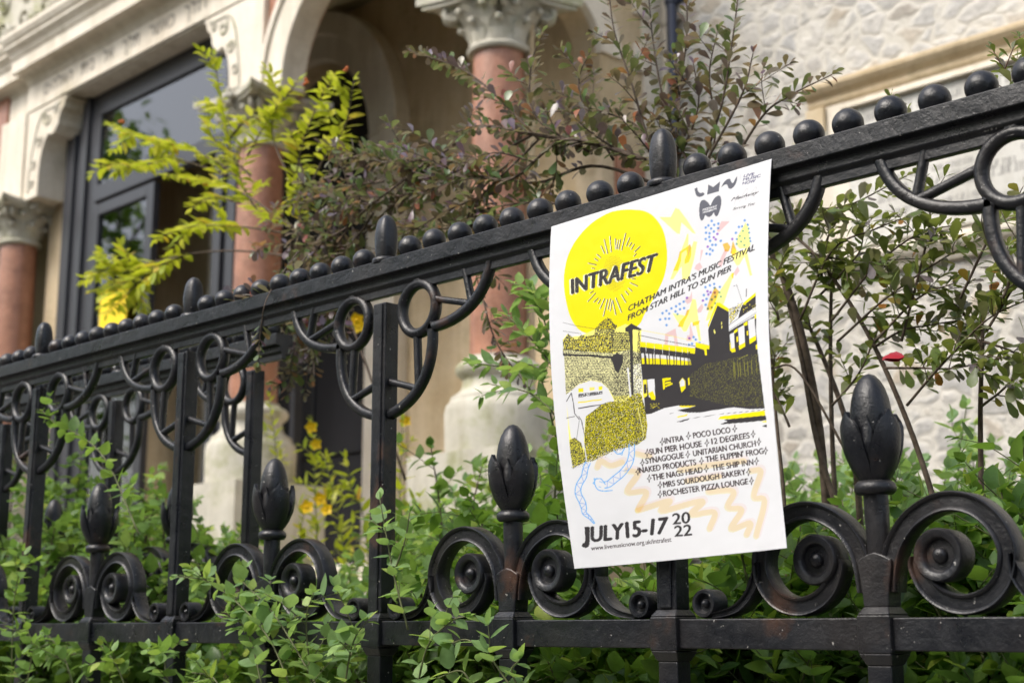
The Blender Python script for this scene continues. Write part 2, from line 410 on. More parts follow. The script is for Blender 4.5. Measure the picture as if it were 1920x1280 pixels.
def scroll_mesh(sg):
    b = MB()
    # main C-scroll: springs from the post, over the top and under, ends in a rolled eye
    path = spline([(.0155,.030),(.0185,.060),(.0285,.089),(.052,.1155),(.088,.1312),(.124,.1272),(.152,.106),(.1665,.075),(.1615,.045),(.142,.0225),(.113,.0138),(.085,.020),(.065,.036),(.0545,.058),(.0545,.070)], 9)
    n = len(path); hw = np.interp(np.linspace(0,1,n), [0,.08,.2,.75,.93,1], [.0110,.0120,.0120,.0118,.0112,.0080])
    b.sweep(path, hw, GROOVE)
    # foot that runs down to the little curl by the next post
    path = spline([(.1715,.070),(.1755,.048),(.186,.029),(.203,.0145),(.222,.0075),(.246,.0035)], 7); n = len(path)
    b.sweep(path, np.interp(np.linspace(0,1,n), [0,.2,.6,1], [.003,.0078,.0062,.0035]), GROOVE)
    def eye(cx, cz, r, d):
        b.lathe([(.0002,-d*.55),(r*.13,-d*.55)], 24, (cx,0,cz), 'y')
        b.lathe([(r*.98,d),(r,-d*.8),(r*.93,-d),(r*.72,-d),(r*.62,-d*.80),(r*.56,-d*.45),(r*.30,-d*.45),(r*.30,-d*.60),(r*.22,-d*.84),(r*.10,-d*.95),(.0001,-d*.98)], 30, (cx,0,cz), 'y')
    eye(.0835,.0705,.0315,.0165); eye(.2565,.0198,.0188,.0150)
    if sg < 0:
        b.v = [(-x, y, z) for x, y, z in b.v]; b.f = [f[::-1] for f in b.f]
    o = b.mesh('scroll', IRON); return o
def petal(b, az, z0, z1, rp, aw, tipw=.0, th=.004, out=1.0):
    """cupped leaf around the bud: rp radius profile, aw half angle profile (over t)"""
    nt, na = 14, 9; vs = []
    for side in (0, 1):
        for i in range(nt+1):
            t = i/nt; z = z0+(z1-z0)*t; A = np.interp(t, *aw); r = np.interp(t, *rp)-th*side
            for k in range(na+1):
                q = -1+2*k/na; a = az+A*q
                rr = r+.0035*(1-q*q)*math.sin(math.pi*min(t*1.1,1)) if side == 0 else r
                vs.append((rr*math.cos(a), rr*math.sin(a), z-(z1-z0)*.10*abs(q)**2.2*t*t))
    m = na+1; off = (nt+1)*m; fs = []
    for i in range(nt):
        for k in range(na):
            p = i*m+k; fs.append((p, p+1, p+m+1, p+m)); fs.append((off+p, off+p+m, off+p+m+1, off+p+1))
    for i in range(nt):
        p = i*m; fs.append((p, p+m, off+p+m, off+p)); p = i*m+na; fs.append((p, off+p, off+p+m, p+m))
    for k in range(na):
        p = nt*m+k; fs.append((p, p+1, off+p+1, off+p))
    b.add(vs, fs)
def bud_mesh():
    b = MB()
    b.lathe([(.0125,.045),(.0140,.09),(.0150,.125),(.0150,.1475)], 24)
    b.lathe([(.014,.1455),(.0215,.1465),(.0250,.1505),(.0255,.1545),(.0245,.1585),(.0205,.1625),(.0150,.1640)], 30)
    core = [(.0155,.160),(.0200,.180),(.0235,.205),(.0250,.228),(.0245,.246),(.0222,.262),(.0182,.276),(.0130,.286),(.0070,.2925),(.0001,.2950)]
    b.lathe(core, 36, sq=2.25)
    rp = ([0,.2,.45,.7,.88,1], [.0165,.0262,.0338,.0376,.0385,.0372])
    aw = ([0,.22,.45,.66,.85,.95,1], [.78,.78,.68,.57,.45,.31,.09])
    for k in range(4): petal(b, k*math.pi/2-.38, .160, .2465, rp, aw, th=.006)
    rp2 = ([0,.5,1], [.0175,.0290,.0300]); aw2 = ([0,.4,.8,1], [.5,.40,.24,.03])
    for k in range(4): petal(b, k*math.pi/2+math.pi/4-.38, .165, .240, rp2, aw2)
    return b.mesh('bud_finial', IRON)
ME = dict(post=post_mesh(False), short=post_mesh(True), fin=finial_mesh(), ball=ball_mesh(), brL=bracket_mesh(-1), brR=bracket_mesh(1), scL=scroll_mesh(-1), scR=scroll_mesh(1), bud=bud_mesh())
for k in ('ball','fin','bud','scL','scR','brL','brR'):
    ME[k].set_sharp_from_angle(angle=R(50))
def railing(name, label, loc, talls, shorts, x0, x1, group=None):
    root = thing(name, label, 'railing', loc)
    obj('top_rail', rail_mesh(x0, x1, True), root, bevel=.0016)
    obj('bottom_rail', rail_mesh(x0, x1, False), root, bevel=.002)
    for x in talls:
        p = obj('post', ME['post'], root, (x,0,0), bevel=.0022)
        f_ = obj('post_finial', ME['fin'], p); f_.rotation_euler = (R(NR.uniform(-.5,.5)), R(NR.uniform(-.5,.5)), R(NR.uniform(-7,7)))
        if x-.27 > x0: obj('bracket', ME['brL'], p)
        if x+.27 < x1: obj('bracket', ME['brR'], p)
    for x in shorts:
        p = obj('short_post', ME['short'], root, (x,0,0), bevel=.0022)
        f_ = obj('bud_finial', ME['bud'], p); f_.rotation_euler = (R(NR.uniform(-.6,.6)), R(NR.uniform(-.6,.6)), R(NR.uniform(-6,6)))
        obj('scroll', ME['scL'], p); obj('scroll', ME['scR'], p)
    T = sorted(talls); T = [T[0]-.617]+T+[T[-1]+.608]
    for a, c in zip(T[:-1], T[1:]):
        for k in range(1, 10):
            x = a+(c-a)*k/10
            if x0+.01 < x < x1-.01: o_ = obj('ball', ME['ball'], root, (x+NR.normal(0,.0007),NR.normal(0,.0006),NR.normal(0,.0006))); o_.rotation_euler = (0,0,NR.uniform(0,6)); k_ = 1+NR.normal(0,.012); o_.scale = (k_,k_*(1+NR.normal(0,.012)),1)
    return root
TALL = [-2.47,-1.855,-1.236,-.619,-.006,.603,1.215,1.83]
railing('iron_railing', 'black cast iron railing with ball cresting and scrolls, carrying the festival poster', (0,0,0),
        TALL, [-2.165,-1.555,-.931,-.311,.312,.909,1.523], -2.79, 2.12)
railing('iron_railing', 'second black iron railing in shade behind the left part of the front railing', (0,.36,.045),
        [-1.52,-2.148,-2.776,-3.40], [-1.834,-2.462,-3.09,-3.71], -3.85, -1.41)

# ------------------------------------------------------------------ the synagogue: porch front at Y=3.85, main wall at Y=5.28
bld = thing('synagogue', 'cream stone synagogue front with red granite columns, arches and rubble side wall', 'building', (-5.0, 4.6, -.3))
BO = Vector((-5.0, 4.6, -.3))
def bput(name, mb, m, parent=None, bevel=.008, smooth=False, angle=None):
    par = parent or bld
    o = put(name, mb, m, par, tuple(-BO) if par is bld else (0,0,0), smooth=smooth, bevel=0 if angle else bevel, angle=angle)
    return o
F0, FB = 3.85, 4.05
def arc_pts(cx, cz, r, a0, a1, n):
    return [(cx+r*math.cos(t), cz+r*math.sin(t)) for t in np.linspace(a0, a1, n)]
def arch_wall(b, x0, x1, zb, zt, cx, cz, r, y0, y1, n=28, axis='y'):
    """wall with a round arched opening standing on jambs that reach down to zb"""
    A = arc_pts(cx, cz, r, math.pi, 0, n)
    inner = [(cx-r, zb)]+A+[(cx+r, zb)]
    top = [(x0, zb)]+[(x0+(x1-x0)*i/(n-1), zt) for i in range(n)]+[(x1, zb)]
    m = len(inner); vs = []; fs = []
    for y in (y0, y1):
        for p in inner: vs.append((p[0], y, p[1]))
        for p in top: vs.append((p[0], y, p[1]))
    o = 2*m
    for i in range(m-1):
        fs.append((i, i+1, m+i+1, m+i)[::-1]); fs.append((o+i, o+i+1, o+m+i+1, o+m+i))
        fs.append((i, o+i, o+i+1, i+1)[::-1]); fs.append((m+i, o+m+i, o+m+i+1, m+i+1))
    if axis == 'x': vs = [(y, x, z) for x, y, z in vs]; fs = [f[::-1] for f in fs]
    b.add(vs, fs)
def archivolt(b, cx, cz, r0, r1, y0, y1, n=30, axis='y', a0=math.pi, a1=0.0):
    vs = []; fs = []
    for t in np.linspace(a0, a1, n):
        c, s_ = math.cos(t), math.sin(t)
        vs += [(cx+r0*c, y0, cz+r0*s_),(cx+r1*c, y0, cz+r1*s_),(cx+r1*c, y1, cz+r1*s_),(cx+r0*c, y1, cz+r0*s_)]
    for i in range(n-1):
        for k in range(4): fs.append((i*4+k, (i+1)*4+k, (i+1)*4+(k+1)%4, i*4+(k+1)%4))
    fs += [(3,2,1,0), tuple((n-1)*4+k for k in range(4))]
    if axis == 'x': vs = [(y, x, z) for x, y, z in vs]; fs = [f[::-1] for f in fs]
    b.add(vs, fs)
CX1, CX2, CX3, CY = -10.40, -6.76, -4.38, 3.97
# main rubble wall with arched doorway
b = MB(); b.box(-4.21, 7, 5.28, 5.8, -.6, 8.5); bput('rubble_wall', b, RAG, bevel=.0)
b = MB(); b.box(-15, -4.2, 3.93, 5.75, 5.05, 8.2); bput('upper_wall', b, WEATH, bevel=0)
dX, dZ, dr = -7.96, 3.78, .86
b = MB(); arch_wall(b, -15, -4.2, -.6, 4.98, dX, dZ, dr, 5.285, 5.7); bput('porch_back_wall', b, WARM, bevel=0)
dw = MB(); archivolt(dw, dX, dZ, dr-.002, dr+.20, 5.20, 5.30); archivolt(dw, dX, dZ, dr+.201, dr+.40, 5.14, 5.30)
dw.box(dX+dr, dX+dr+.20, 5.20, 5.30, -.5, dZ); dw.box(dX+dr+.201, dX+dr+.40, 5.14, 5.30, -.5, dZ)
dw.box(dX-dr-.20, dX-dr, 5.20, 5.30, -.5, dZ); dw.box(dX-dr-.40, dX-dr-.201, 5.14, 5.30, -.5, dZ)
bput('doorway_surround', dw, CREAM, bevel=.012)
b = MB(); b.box(dX-dr, dX+dr, 5.50, 5.56, -.4, dZ+.9); dd = bput('inner_door', b, DARKDOOR)
pb = MB()
for k in (0, 1):
    for z0, z1 in ((.3, 1.2), (1.35, 2.4), (2.55, 3.4)):
        x0 = dX-dr+.12+k*.86; pb.box(x0, x0+.62, 5.475, 5.502, z0, z1)
bput('door_panel', pb, DARKDOOR, dd)
b = MB(); b.box(-15, -4.22, 4.07, 5.28, 4.99, 5.04); bput('porch_ceiling', b, INNER, bevel=0)
b = MB(); b.box(-12.5, -4.3, 3.6, 5.27, -.6, .35); b.box(-12.5, -4.2, 3.45, 3.6, -.6, .18); bput('porch_floor', b, CREAM)
# porch front: arched bay between columns two and three, and the side arch
acx, acz, ar = (CX2+CX3)/2, 3.62, .815
for q0, q1, c0 in ((CX2+.16, CX3+.16, acx), (-13.8, CX1-.24, -12.1)):
    b = MB(); arch_wall(b, q0, q1, 3.60, 4.72, c0, acz, ar, F0+.03, FB); bput('spandrel', b, GRANITE, bevel=0)
for c0 in (acx, -12.1):
    av = MB(); archivolt(av, c0, acz, ar-.003, ar+.20, F0-.005, FB-.001); archivolt(av, c0, acz, ar+.2015, ar+.255, F0-.03, F0+.05)
    bput('archivolt', av, CREAM, bevel=.010)
for x0, x1 in ((CX2-.075, CX2+.155), (CX1-.235, CX1+.225), (CX3-.02, CX3+.18)):
    st = MB(); st.box(x0, x1, F0-.012, FB+.03, 3.60, 4.43); bput('pilaster', st, CREAM, bevel=.008)
st = MB(); st.box(CX2+.155, CX3-.02, F0-.010, F0+.06, 4.60, 4.72); bput('string_course', st, CREAM, bevel=.008)
# carved frieze on the parapet above the cornice
pc = MB(); pc.box(-15, -4.3, F0-.02, FB+.1, 5.08, 6.0)
par = bput('parapet', pc, WEATH, bevel=.01)
for k in range(16):
    cx_ = -12.4+k*.42; cv = MB()
    for t0, tn, r_, dz in ((0,8,.13,.24),(2.5,-8,.10,.52)):
        A_ = np.linspace(0, tn, 30); rr = np.linspace(r_, r_*.2, 30)
        cv.tube([(cx_+rr[i]*math.cos(t0+A_[i]), F0-.03, 5.08+dz+rr[i]*math.sin(t0+A_[i])) for i in range(30)], .026, 6)
    cv.ball((cx_+.2, F0-.03, 5.30), .06, 10, 8)
    put('carved_scroll', cv, WEATH, par)
sy, sz_, sr = 4.36, 3.46, .31
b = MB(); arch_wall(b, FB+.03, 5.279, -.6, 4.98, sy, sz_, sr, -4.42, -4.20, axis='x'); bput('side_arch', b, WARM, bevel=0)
sv = MB(); archivolt(sv, sy, sz_, sr-.002, sr+.19, -4.25, -4.185, axis='x'); bput('side_archivolt', sv, CREAM)
q = MB()
for k in range(26):
    w = .30 if k % 2 else .22
    q.box(-4.205, -4.175, 5.278-w, 5.272, .2+k*.19, .2+k*.19+.182)
    q.box(-4.21, -4.18+ (.18 if k % 2 else .10), 5.25, 5.278, .2+k*.19, .2+k*.19+.182)
bput('quoin', q, CREAM, bevel=.006)
b = MB(); b.box(-4.21, -4.165, 4.78, 5.04, .4, 2.84); bput('red_panel', b, GRANITE)
# lintel with the inscription, cornice above
XL, XR = -10.18, CX2-.07
fz = MB(); fz.box(XL, XR, F0, 4.16, 4.43, 4.665)
fz.prism_x([(F0-.004,4.43),(F0-.004,4.452),(F0+.02,4.425),(F0+.02,4.415),(F0+.05,4.415),(F0+.05,4.43)], XL+.62, XR-.55)
frieze = bput('inscribed_lintel', fz, CREAM, bevel=.006)
cn = MB()
def cornice(x0, x1, dy, dz=0.0):
    P = [(F0+.1,4.668),(F0,4.668),(F0-.015,4.69),(F0-.03,4.715),(F0-.07,4.745),(F0-.125,4.765),(F0-.125,4.735),(F0-.17,4.735),(F0-.17,4.855),(F0-.185,4.865),(F0-.205,4.90),(F0-.25,4.935),(F0-.25,4.965),(F0-.265,4.97),(F0-.29,5.01),(F0-.29,5.05),(F0-.1,5.085),(F0+.1,5.09)]
    cn.prism_x([(y+dy, z+dz) for y, z in P][::-1], x0, x1)
cornice(XL, XR, 0); cornice(-15, XL-.003, .07, .003); cornice(XR+.003, -4.05, .07, .003)
cn.box(-15, XL-.004, F0+.055, FB, 4.45, 4.668); cn.box(XR+.003, CX3+.17, F0+.055, FB, 4.722, 4.668+.06)
corn = bput('cornice', cn, CREAM, bevel=.006)
def text_mesh(body, name, mtl, size=1.0, extrude=.02, shear=0, offset=0):
    c = bpy.data.curves.new(name, 'FONT'); c.body = body; c.size = size; c.extrude = extrude; c.shear = shear; c.offset = offset
    t = bpy.data.objects.new(name, c); COL.objects.link(t); bpy.context.view_layer.update()
    me = bpy.data.meshes.new_from_object(t.evaluated_get(bpy.context.evaluated_depsgraph_get()))
    bpy.data.objects.remove(t); bpy.data.curves.remove(c); me.name = name; me.materials.clear(); me.materials.append(mtl); return me
# the carved line runs right to left, so the glyphs are set in reverse
words = ['האלהים', 'בית', 'אל', 'תלך', 'כאשר', 'רגלך', 'שמר']
line = '   '.join(w[::-1] for w in words)
me = text_mesh(line, 'inscription', LETTER, 1.0, .02)
xs = [v.co.x for v in me.vertices]; zs = [v.co.y for v in me.vertices]
tx0, tx1 = XL+.30, XR-.10; W = max(xs)-min(xs); H = max(zs)-min(zs)
for v in me.vertices:
    x, y, z = v.co
    v.co = (tx0+(x-min(xs))/W*(tx1-tx0), F0-.0015-(z+.02)*.02, 4.475+(y-min(zs))/H*.165)
obj('inscription', me, frieze)
# brackets under the lintel
for s in (1, -1):
    x_in = XL if s > 0 else XR
    prof = [(0,4.428),(.69,4.428),(.70,4.40),(.665,4.385),(.65,4.33),(.60,4.30),(.575,4.25),(.565,4.20),(.53,4.165),(.50,4.13),(.44,4.125),(.40,4.145),(.345,4.10),(.30,4.02),(.275,3.93),(.262,3.80),(.262,3.62),(0,3.62)]
    sc_ = .82 if s < 0 else 1.0
    P = [(x_in+s*x*sc_, z) for x, z in prof]
    if s > 0: P = P[::-1]
    b = MB(); b.prism(P, F0+.012, 4.13)
    br = bput('corbel', b, CREAM, bevel=.008)
    # carved running scroll on the face
    cv = MB()
    def curl(x, z, r, t0, turn):
        A = np.linspace(0, turn, 26); rr = np.linspace(r, r*.18, 26)
        cv.tube([(x_in+s*sc_*(x+rr[i]*math.cos(t0+A[i])), F0+.010, z+rr[i]*math.sin(t0+A[i])) for i in range(26)], .011, 6)
    curl(.38, 4.29, .075, 2.2, 7.5); curl(.24, 4.12, .062, 0.4, -7.5); curl(.17, 3.93, .055, 2.6, 7.5); curl(.52, 4.34, .050, 1.0, -7); curl(.14, 3.76, .045, .4, -7)
    cv.tube([(x_in+s*sc_*x, F0+.010, z) for x, z in spline([(.60,4.38),(.45,4.37),(.30,4.36),(.20,4.26),(.14,4.06),(.10,3.86),(.10,3.68)], 6)], .010, 6)
    put('carved_scroll', cv, WEATH, br)
# columns
def column(x):
    col = thing('column', '', ''); del col['label']; del col['category']; col.parent = bld; col.location = Vector((x, CY, 0))-BO
    b = MB(); b.lathe([(.164,1.46),(.162,2.0),(.158,2.7),(.152,3.29)], 40); put('shaft', b, GRANITE, col, angle=40)
    b = MB(); b.lathe([(.30,.9),(.305,1.16),(.295,1.20),(.275,1.22),(.27,1.245),(.245,1.26),(.22,1.28),(.205,1.31),(.202,1.345),(.215,1.36),(.235,1.375),(.245,1.395),(.245,1.415),(.232,1.435),(.205,1.45),(.185,1.455),(.183,1.475),(.160,1.478)], 40)
    b.box(-.36, .36, -.36, .36, .3, .92); put('base', b, WEATH, col, angle=32)
    c = MB()
    c.lathe([(.150,3.275),(.183,3.278),(.192,3.295),(.183,3.312),(.165,3.318),(.168,3.36),(.180,3.43),(.205,3.50),(.245,3.55),(.255,3.565)], 40)
    for row, (zb, zt, ro, ph, nn) in enumerate(((3.325,3.455,.235,0,8),(3.36,3.535,.265,math.pi/8,8))):
        for k in range(nn):
            petal(c, ph+k*2*math.pi/nn, zb, zt, ([0,.5,.8,1],[.168,.185+.01*row,.215+.02*row,ro]), ([0,.5,.85,1],[.24,.34,.26,.10]), th=.02)
            a = ph+k*2*math.pi/nn; rr = ro-.012
            c.ball((rr*math.cos(a), rr*math.sin(a), zt-.022), .024, 10, 8)
    for k in range(4):
        a = math.pi/4+k*math.pi/2; A = np.linspace(0, 2*math.pi*1.6, 34)
        for off in (-.028, .028):
            pts = []
            for t in A:
                r = .060*(1-t/(2*math.pi*1.9)); u = .285+r*math.cos(t+math.pi/2); z = 3.535+r*math.sin(t+math.pi/2)
                pts.append((u*math.cos(a)-off*math.sin(a), u*math.sin(a)+off*math.cos(a), z))
            c.tube(pts, .019, 7)
        # flower in the middle of each side
        a2 = k*math.pi/2; c.ball((.30*math.cos(a2), .30*math.sin(a2), 3.60), .038, 12, 8)
        for j in range(5):
            t = 2*math.pi*j/5; c.ball((.298*math.cos(a2)-.045*math.cos(t)*math.sin(a2), .298*math.sin(a2)+.045*math.cos(t)*math.cos(a2), 3.60+.045*math.sin(t)), .024, 8, 6)
    ab = []
    for k in range(4):
        a = k*math.pi/2
        for t in np.linspace(-1, 1, 11)[:-1]:
            u, v = .275+.075*t*t, .350*t
            ab.append((u*math.cos(a)-v*math.sin(a), u*math.sin(a)+v*math.cos(a)))
    n = len(ab)
    for z0, z1, g in ((3.565,3.592,.93),(3.592,3.635,1.0)):
        c.add([(x_*g,y_*g,z0) for x_,y_ in ab]+[(x_*g,y_*g,z1) for x_,y_ in ab], [tuple(range(n))[::-1], tuple(range(n,2*n))]+[(i,(i+1)%n,(i+1)%n+n,i+n) for i in range(n)])
    put('capital', c, WEATH, col, angle=45)
    return col
for x in (CX1, CX2, CX3): column(x)
# glazed door screen behind the lintel
GY = 4.10
gl = MB()
def bar(x0, x1, z0, z1, d=.05, y=0): gl.box(x0, x1, GY-d+y, GY+.03+y, z0, z1)
bar(-9.80,-9.66,.35,4.43); bar(-9.66,-9.53,.35,4.43,.02); bar(-9.53,-9.43,.35,4.43,.06); bar(-9.43,-9.27,.35,4.43,.025)
bar(-9.27,-7.19,4.235,4.43,.03); bar(-9.2698,-7.19,3.46,3.60,.055)
bar(-7.47,-7.365,.35,3.46,.05); bar(-7.365,-7.29,.35,4.235,.015); bar(-7.29,-7.19,.35,4.235,.05); bar(-7.4,-7.292,3.6,4.235,.028)
screen = bput('door_screen', gl, PAINT, bevel=.006)
g = MB(); g.box(-9.265,-7.40,GY-.004,GY+.004,3.60,4.235); obj('pane', g.mesh('pane', GLASS, False), screen)
lf = MB()
for x0, x1, z0, z1 in ((-9.268,-9.20,.40,3.44),(-8.45,-8.34,.40,3.44),(-9.20,-8.45,3.34,3.44),(-9.20,-8.45,.40,.85)):
    lf.box(x0, x1, GY-.04, GY+.02, z0, z1)
leafd = bput('door_leaf', lf, PAINT, bevel=.006)
g = MB(); g.box(-9.20,-8.45,GY-.012,GY-.004,.85,3.34); obj('pane', g.mesh('pane', GLASS, False), leafd)
# the other leaf stands open, folded into the porch
lf = MB()
for y0, y1, z0, z1 in ((4.16,4.27,.40,3.44),(4.85,4.93,.40,3.44),(4.27,4.85,3.34,3.44),(4.27,4.85,1.9,2.0),(4.27,4.85,.40,.85)):
    lf.box(-7.545, -7.49, y0, y1, z0, z1)
leafd = bput('door_leaf', lf, PAINT, bevel=.006)
# stone reveal left of the doors
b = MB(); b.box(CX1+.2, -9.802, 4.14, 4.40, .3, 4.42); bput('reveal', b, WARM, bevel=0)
b = MB(); b.box(-10.9, -10.75, 4.06, 5.27, .3, 4.97); bput('porch_side_wall', b, INNER, bevel=0)
# drainpipe in the corner
p0 = at(1251, 40, 5.16); p1 = at(1284, 300, 5.16)
b = MB(); px_ = (p0[0]+p1[0])/2
px_ = -4.06
b.lathe([(.034,-.3),(.034,6)], 20, (px_,5.20,0))
for z in (1.2,2.55,3.9,5.2): b.lathe([(.034,z),(.045,z+.005),(.045,z+.07),(.034,z+.075)], 20, (px_,5.20,0)); b.box(px_-.075,px_+.075,5.235,5.279,z+.015,z+.06)
bput('drainpipe', b, PIPE, smooth=True, angle=40)
# memorial slab in a moulded frame on the rubble wall
T = at(1584,210,5.22); xs0 = T[0]; zt = T[2]; zb = 2.06; xe = 1.0
tb = MB(); tb.box(xs0, xe, 5.222, 5.30, zb, zt); slabo = bput('memorial_slab', tb, GREYST)
fr = MB(); fr.box(xs0-.20, xs0-.004, 5.235, 5.30, zb-.1, zt+.13); fr.box(xs0-.004, xe+.2, 5.236, 5.30, zt+.012, zt+.13)
fr.box(xs0-.012, xe+.2, 5.18, 5.30, zt+.004, zt+.014); bput('slab_frame', fr, CREAM, slabo.parent)
hd = MB(); hp = [(0,0),(-.05,0),(-.065,.02),(-.065,.05),(-.10,.075),(-.12,.10),(-.12,.125),(-.03,.17),(0,.18)]
hz = at(1500,154,5.16)[2]-.17; hx = at(1500,154,5.16)[0]
hd.prism_x([(5.285+y, hz+z) for y, z in hp][::-1], hx, xe+.5)
hd.prism([(hx,hz-.16),(hx+.12,hz-.16),(hx+.12,hz-.002),(hx,hz-.002)], 5.20, 5.285)
bput('hood_moulding', hd, WARM, bevel=.006)
c = at(1516,270,5.2); sb = MB(); sb.lathe([(.0001,-.09),(.04,-.088),(.06,-.075),(.07,-.09),(.105,-.09),(.12,-.07),(.125,0)], 28, (c[0],5.285,c[2]), 'y'); bput('label_stop', sb, WEATH, smooth=True, angle=35)
sl = MB(); sp = [(0,0),(-.04,.0),(-.05,.03),(-.09,.06),(-.11,.09),(-.11,.125),(-.02,.16),(0,.16)]
s0 = at(1690,500,5.2); sl.prism_x([(5.285+y, s0[2]+z) for y, z in sp][::-1], s0[0]-.35, xe+.5); bput('sill_moulding', sl, CREAM)
# worn lines of cut letters on the slab, past reading
lt = MB(); rs = np.random.RandomState(5); z = zt-.09; row = 0
while z > zb+.08:
    h = (.040,.030,.030,.048,.030)[row % 5]; x = xs0+.10+rs.rand()*.12+(.15 if row % 3 == 1 else 0)
    while x < xe-.15:
        for k in range(rs.randint(3, 9)):
            w = h*.62; kind = rs.randint(4)
            if kind in (0, 2): lt.box(x, x+h*.13, 5.2195, 5.2225, z, z+h)
            if kind in (1, 2): lt.box(x+w*.6, x+w*.6+h*.13, 5.2195, 5.2225, z, z+h)
            if kind in (0, 3): lt.box(x+h*.14, x+w*.59, 5.2193, 5.2225, z+h*.87, z+h)
            if kind in (1, 3): lt.box(x, x+w*.59, 5.2193, 5.2225, z, z+h*.12)
            if kind == 3: lt.box(x+w*.25, x+w*.25+h*.13, 5.2195, 5.2225, z+h*.121, z+h*.869)
            x += w
        x += h*.55
        if rs.rand() < .06: x += .25
    z -= h*1.75; row += 1
obj('lettering', lt.mesh('lettering', LEAD, False), slabo)
# yellow notice inside the glazed door
a0 = at(190,548,4.05); a1 = at(232,640,4.05)
b = MB(); b.box(a0[0], a1[0]+.02, 4.045, 4.051, a1[2]-.32, a0[2])
yn = put('notice', b, YELLOW, smooth=False); tag(yn, 'plain yellow notice hung on the left glazed door', 'notice')
b = MB(); b.box(a0[0]+.02, a1[0]-.0, 4.039, 4.0445, a1[2]-.30, a1[2]-.16); put('white_panel', b, WHITE, yn, smooth=False)

# ------------------------------------------------------------------ the festival poster: print rasterised here and carried as a colour attribute of the sheet
OX, OY, CW, CH, S = 1020, 280, 475, 805, 3
NX, NY = CW*S, CH*S
art = np.ones((NY, NX, 3), np.float32)*np.array([.655,.665,.69], np.float32)
def lin(r, g, b):
    return np.array([((c/255+.055)/1.055)**2.4 if c > 10 else c/255/12.92 for c in (r, g, b)], np.float32)
INK = lin(52,50,52); YEL = lin(226,213,0); PAP = np.array([.655,.665,.69], np.float32)
def cover(poly):
    """antialiased coverage of a polygon given in print coordinates (photo pixels)"""
    P = (np.asarray(poly, float)-[OX, OY])*S
    x0, y0 = np.floor(P.min(0)).astype(int)-1; x1, y1 = np.ceil(P.max(0)).astype(int)+2
    x0, y0 = max(x0,0), max(y0,0); x1, y1 = min(x1,NX), min(y1,NY)
    if x1 <= x0 or y1 <= y0: return None
    acc = np.zeros((y1-y0, x1-x0), np.float32)
    for dx, dy in ((.25,.25),(.75,.25),(.25,.75),(.75,.75)):
        X = np.arange(x0, x1)[None,:]+dx; Y = np.arange(y0, y1)[:,None]+dy
        ins = np.zeros(acc.shape, bool)
        for i in range(len(P)):
            (ax, ay), (bx, by) = P[i], P[(i+1) % len(P)]
            if ay == by: continue
            c = ((ay > Y) != (by > Y)) & (X < (bx-ax)*(Y-ay)/(by-ay)+ax)
            ins ^= c
        acc += ins*.25
    return (slice(y0,y1), slice(x0,x1)), acc
def ink(poly, col, al=1.0, mul=False, mask=None):
    r = cover(poly)
    if r is None: return
    sl, a = r; a = a*al
    if mask is not None: a = a*mask[sl]
    a = a[..., None]
    art[sl] = art[sl]*(1-a+a*col) if mul else art[sl]*(1-a)+a*col
class Fr:
    """a frame of print coordinates: origin and scale of an enlargement"""
    def __init__(s, ox, oy, k): s.o = np.array([ox, oy], float); s.k = k
    def __call__(s, pts): return np.asarray(pts, float)/s.k+s.o
    def p(s, pts, col=INK, al=1.0, mul=False, mask=None): ink(s(pts), col, al, mul, mask)
    def line(s, pts, w, col=INK, al=1.0, mul=False):
        pts = np.asarray(pts, float)
        for a, b in zip(pts[:-1], pts[1:]):
            d = b-a; L = np.hypot(*d)+1e-9; n = np.array([-d[1], d[0]])/L*w/2; e = d/L*w*.25
            s.p([a-e+n, b+e+n, b+e-n, a-e-n], col, al, mul)
    def dot(s, c, r, col, al=1.0, mul=False):
        t = np.linspace(0, 2*math.pi, 13)[:-1]; s.p(np.stack([c[0]+r*np.cos(t), c[1]+r*np.sin(t)], 1), col, al, mul)
    def brush(s, pts, w, col, al):
        """one even stroke: union coverage of the segments"""
        P = spline(pts, 6); m = np.zeros((NY, NX), np.float32)
        for a, b in zip(P[:-1], P[1:]):
            d = b-a; L = np.hypot(*d)+1e-9; n = np.array([-d[1], d[0]])/L*w/2
            for poly in ([a+n, b+n, b-n, a-n], [b+w/2*np.array([math.cos(t), math.sin(t)]) for t in np.linspace(0, 6.28, 11)[:-1]], [a+w/2*np.array([math.cos(t), math.sin(t)]) for t in np.linspace(0, 6.28, 11)[:-1]]):
                r = cover(s(poly))
                if r: m[r[0]] = np.maximum(m[r[0]], r[1])
        a = (m*al)[..., None]; art[:] = art*(1-a+a*col)
    def text(s, body, BL, BR, TL, TR=None, col=INK, bold=0.0, shear=0, al=1.0):
        BL, BR, TL = (np.array(q, float) for q in (BL, BR, TL)); TR = BR+TL-BL if TR is None else np.array(TR, float)
        me = text_mesh(body, 'print', PAINTED, 1.0, 0, shear, 0)
        co = np.array([v.co[:2] for v in me.vertices]); me.calc_loop_triangles()
        x0, x1 = co[:,0].min(), co[:,0].max(); H = .73 if any(ch.isupper() or ch.isdigit() for ch in body) else .53
        u = ((co[:,0]-x0)/(x1-x0))[:,None]; v = (co[:,1]/H)[:,None]
        q = (BL*(1-u)+BR*u)*(1-v)+(TL*(1-u)+TR*u)*v
        D = [np.zeros(2)] if not bold else [np.array(d)*bold*np.linalg.norm(TL-BL)/.73 for d in ((-1,0),(1,0),(0,-.6),(0,.6),(0,0))]
        for t in me.loop_triangles:
            for d in D: s.p(q[list(t.vertices)]+d, col, al)
        bpy.data.meshes.remove(me)
PAINTED = bpy.data.materials.new('print_tmp')
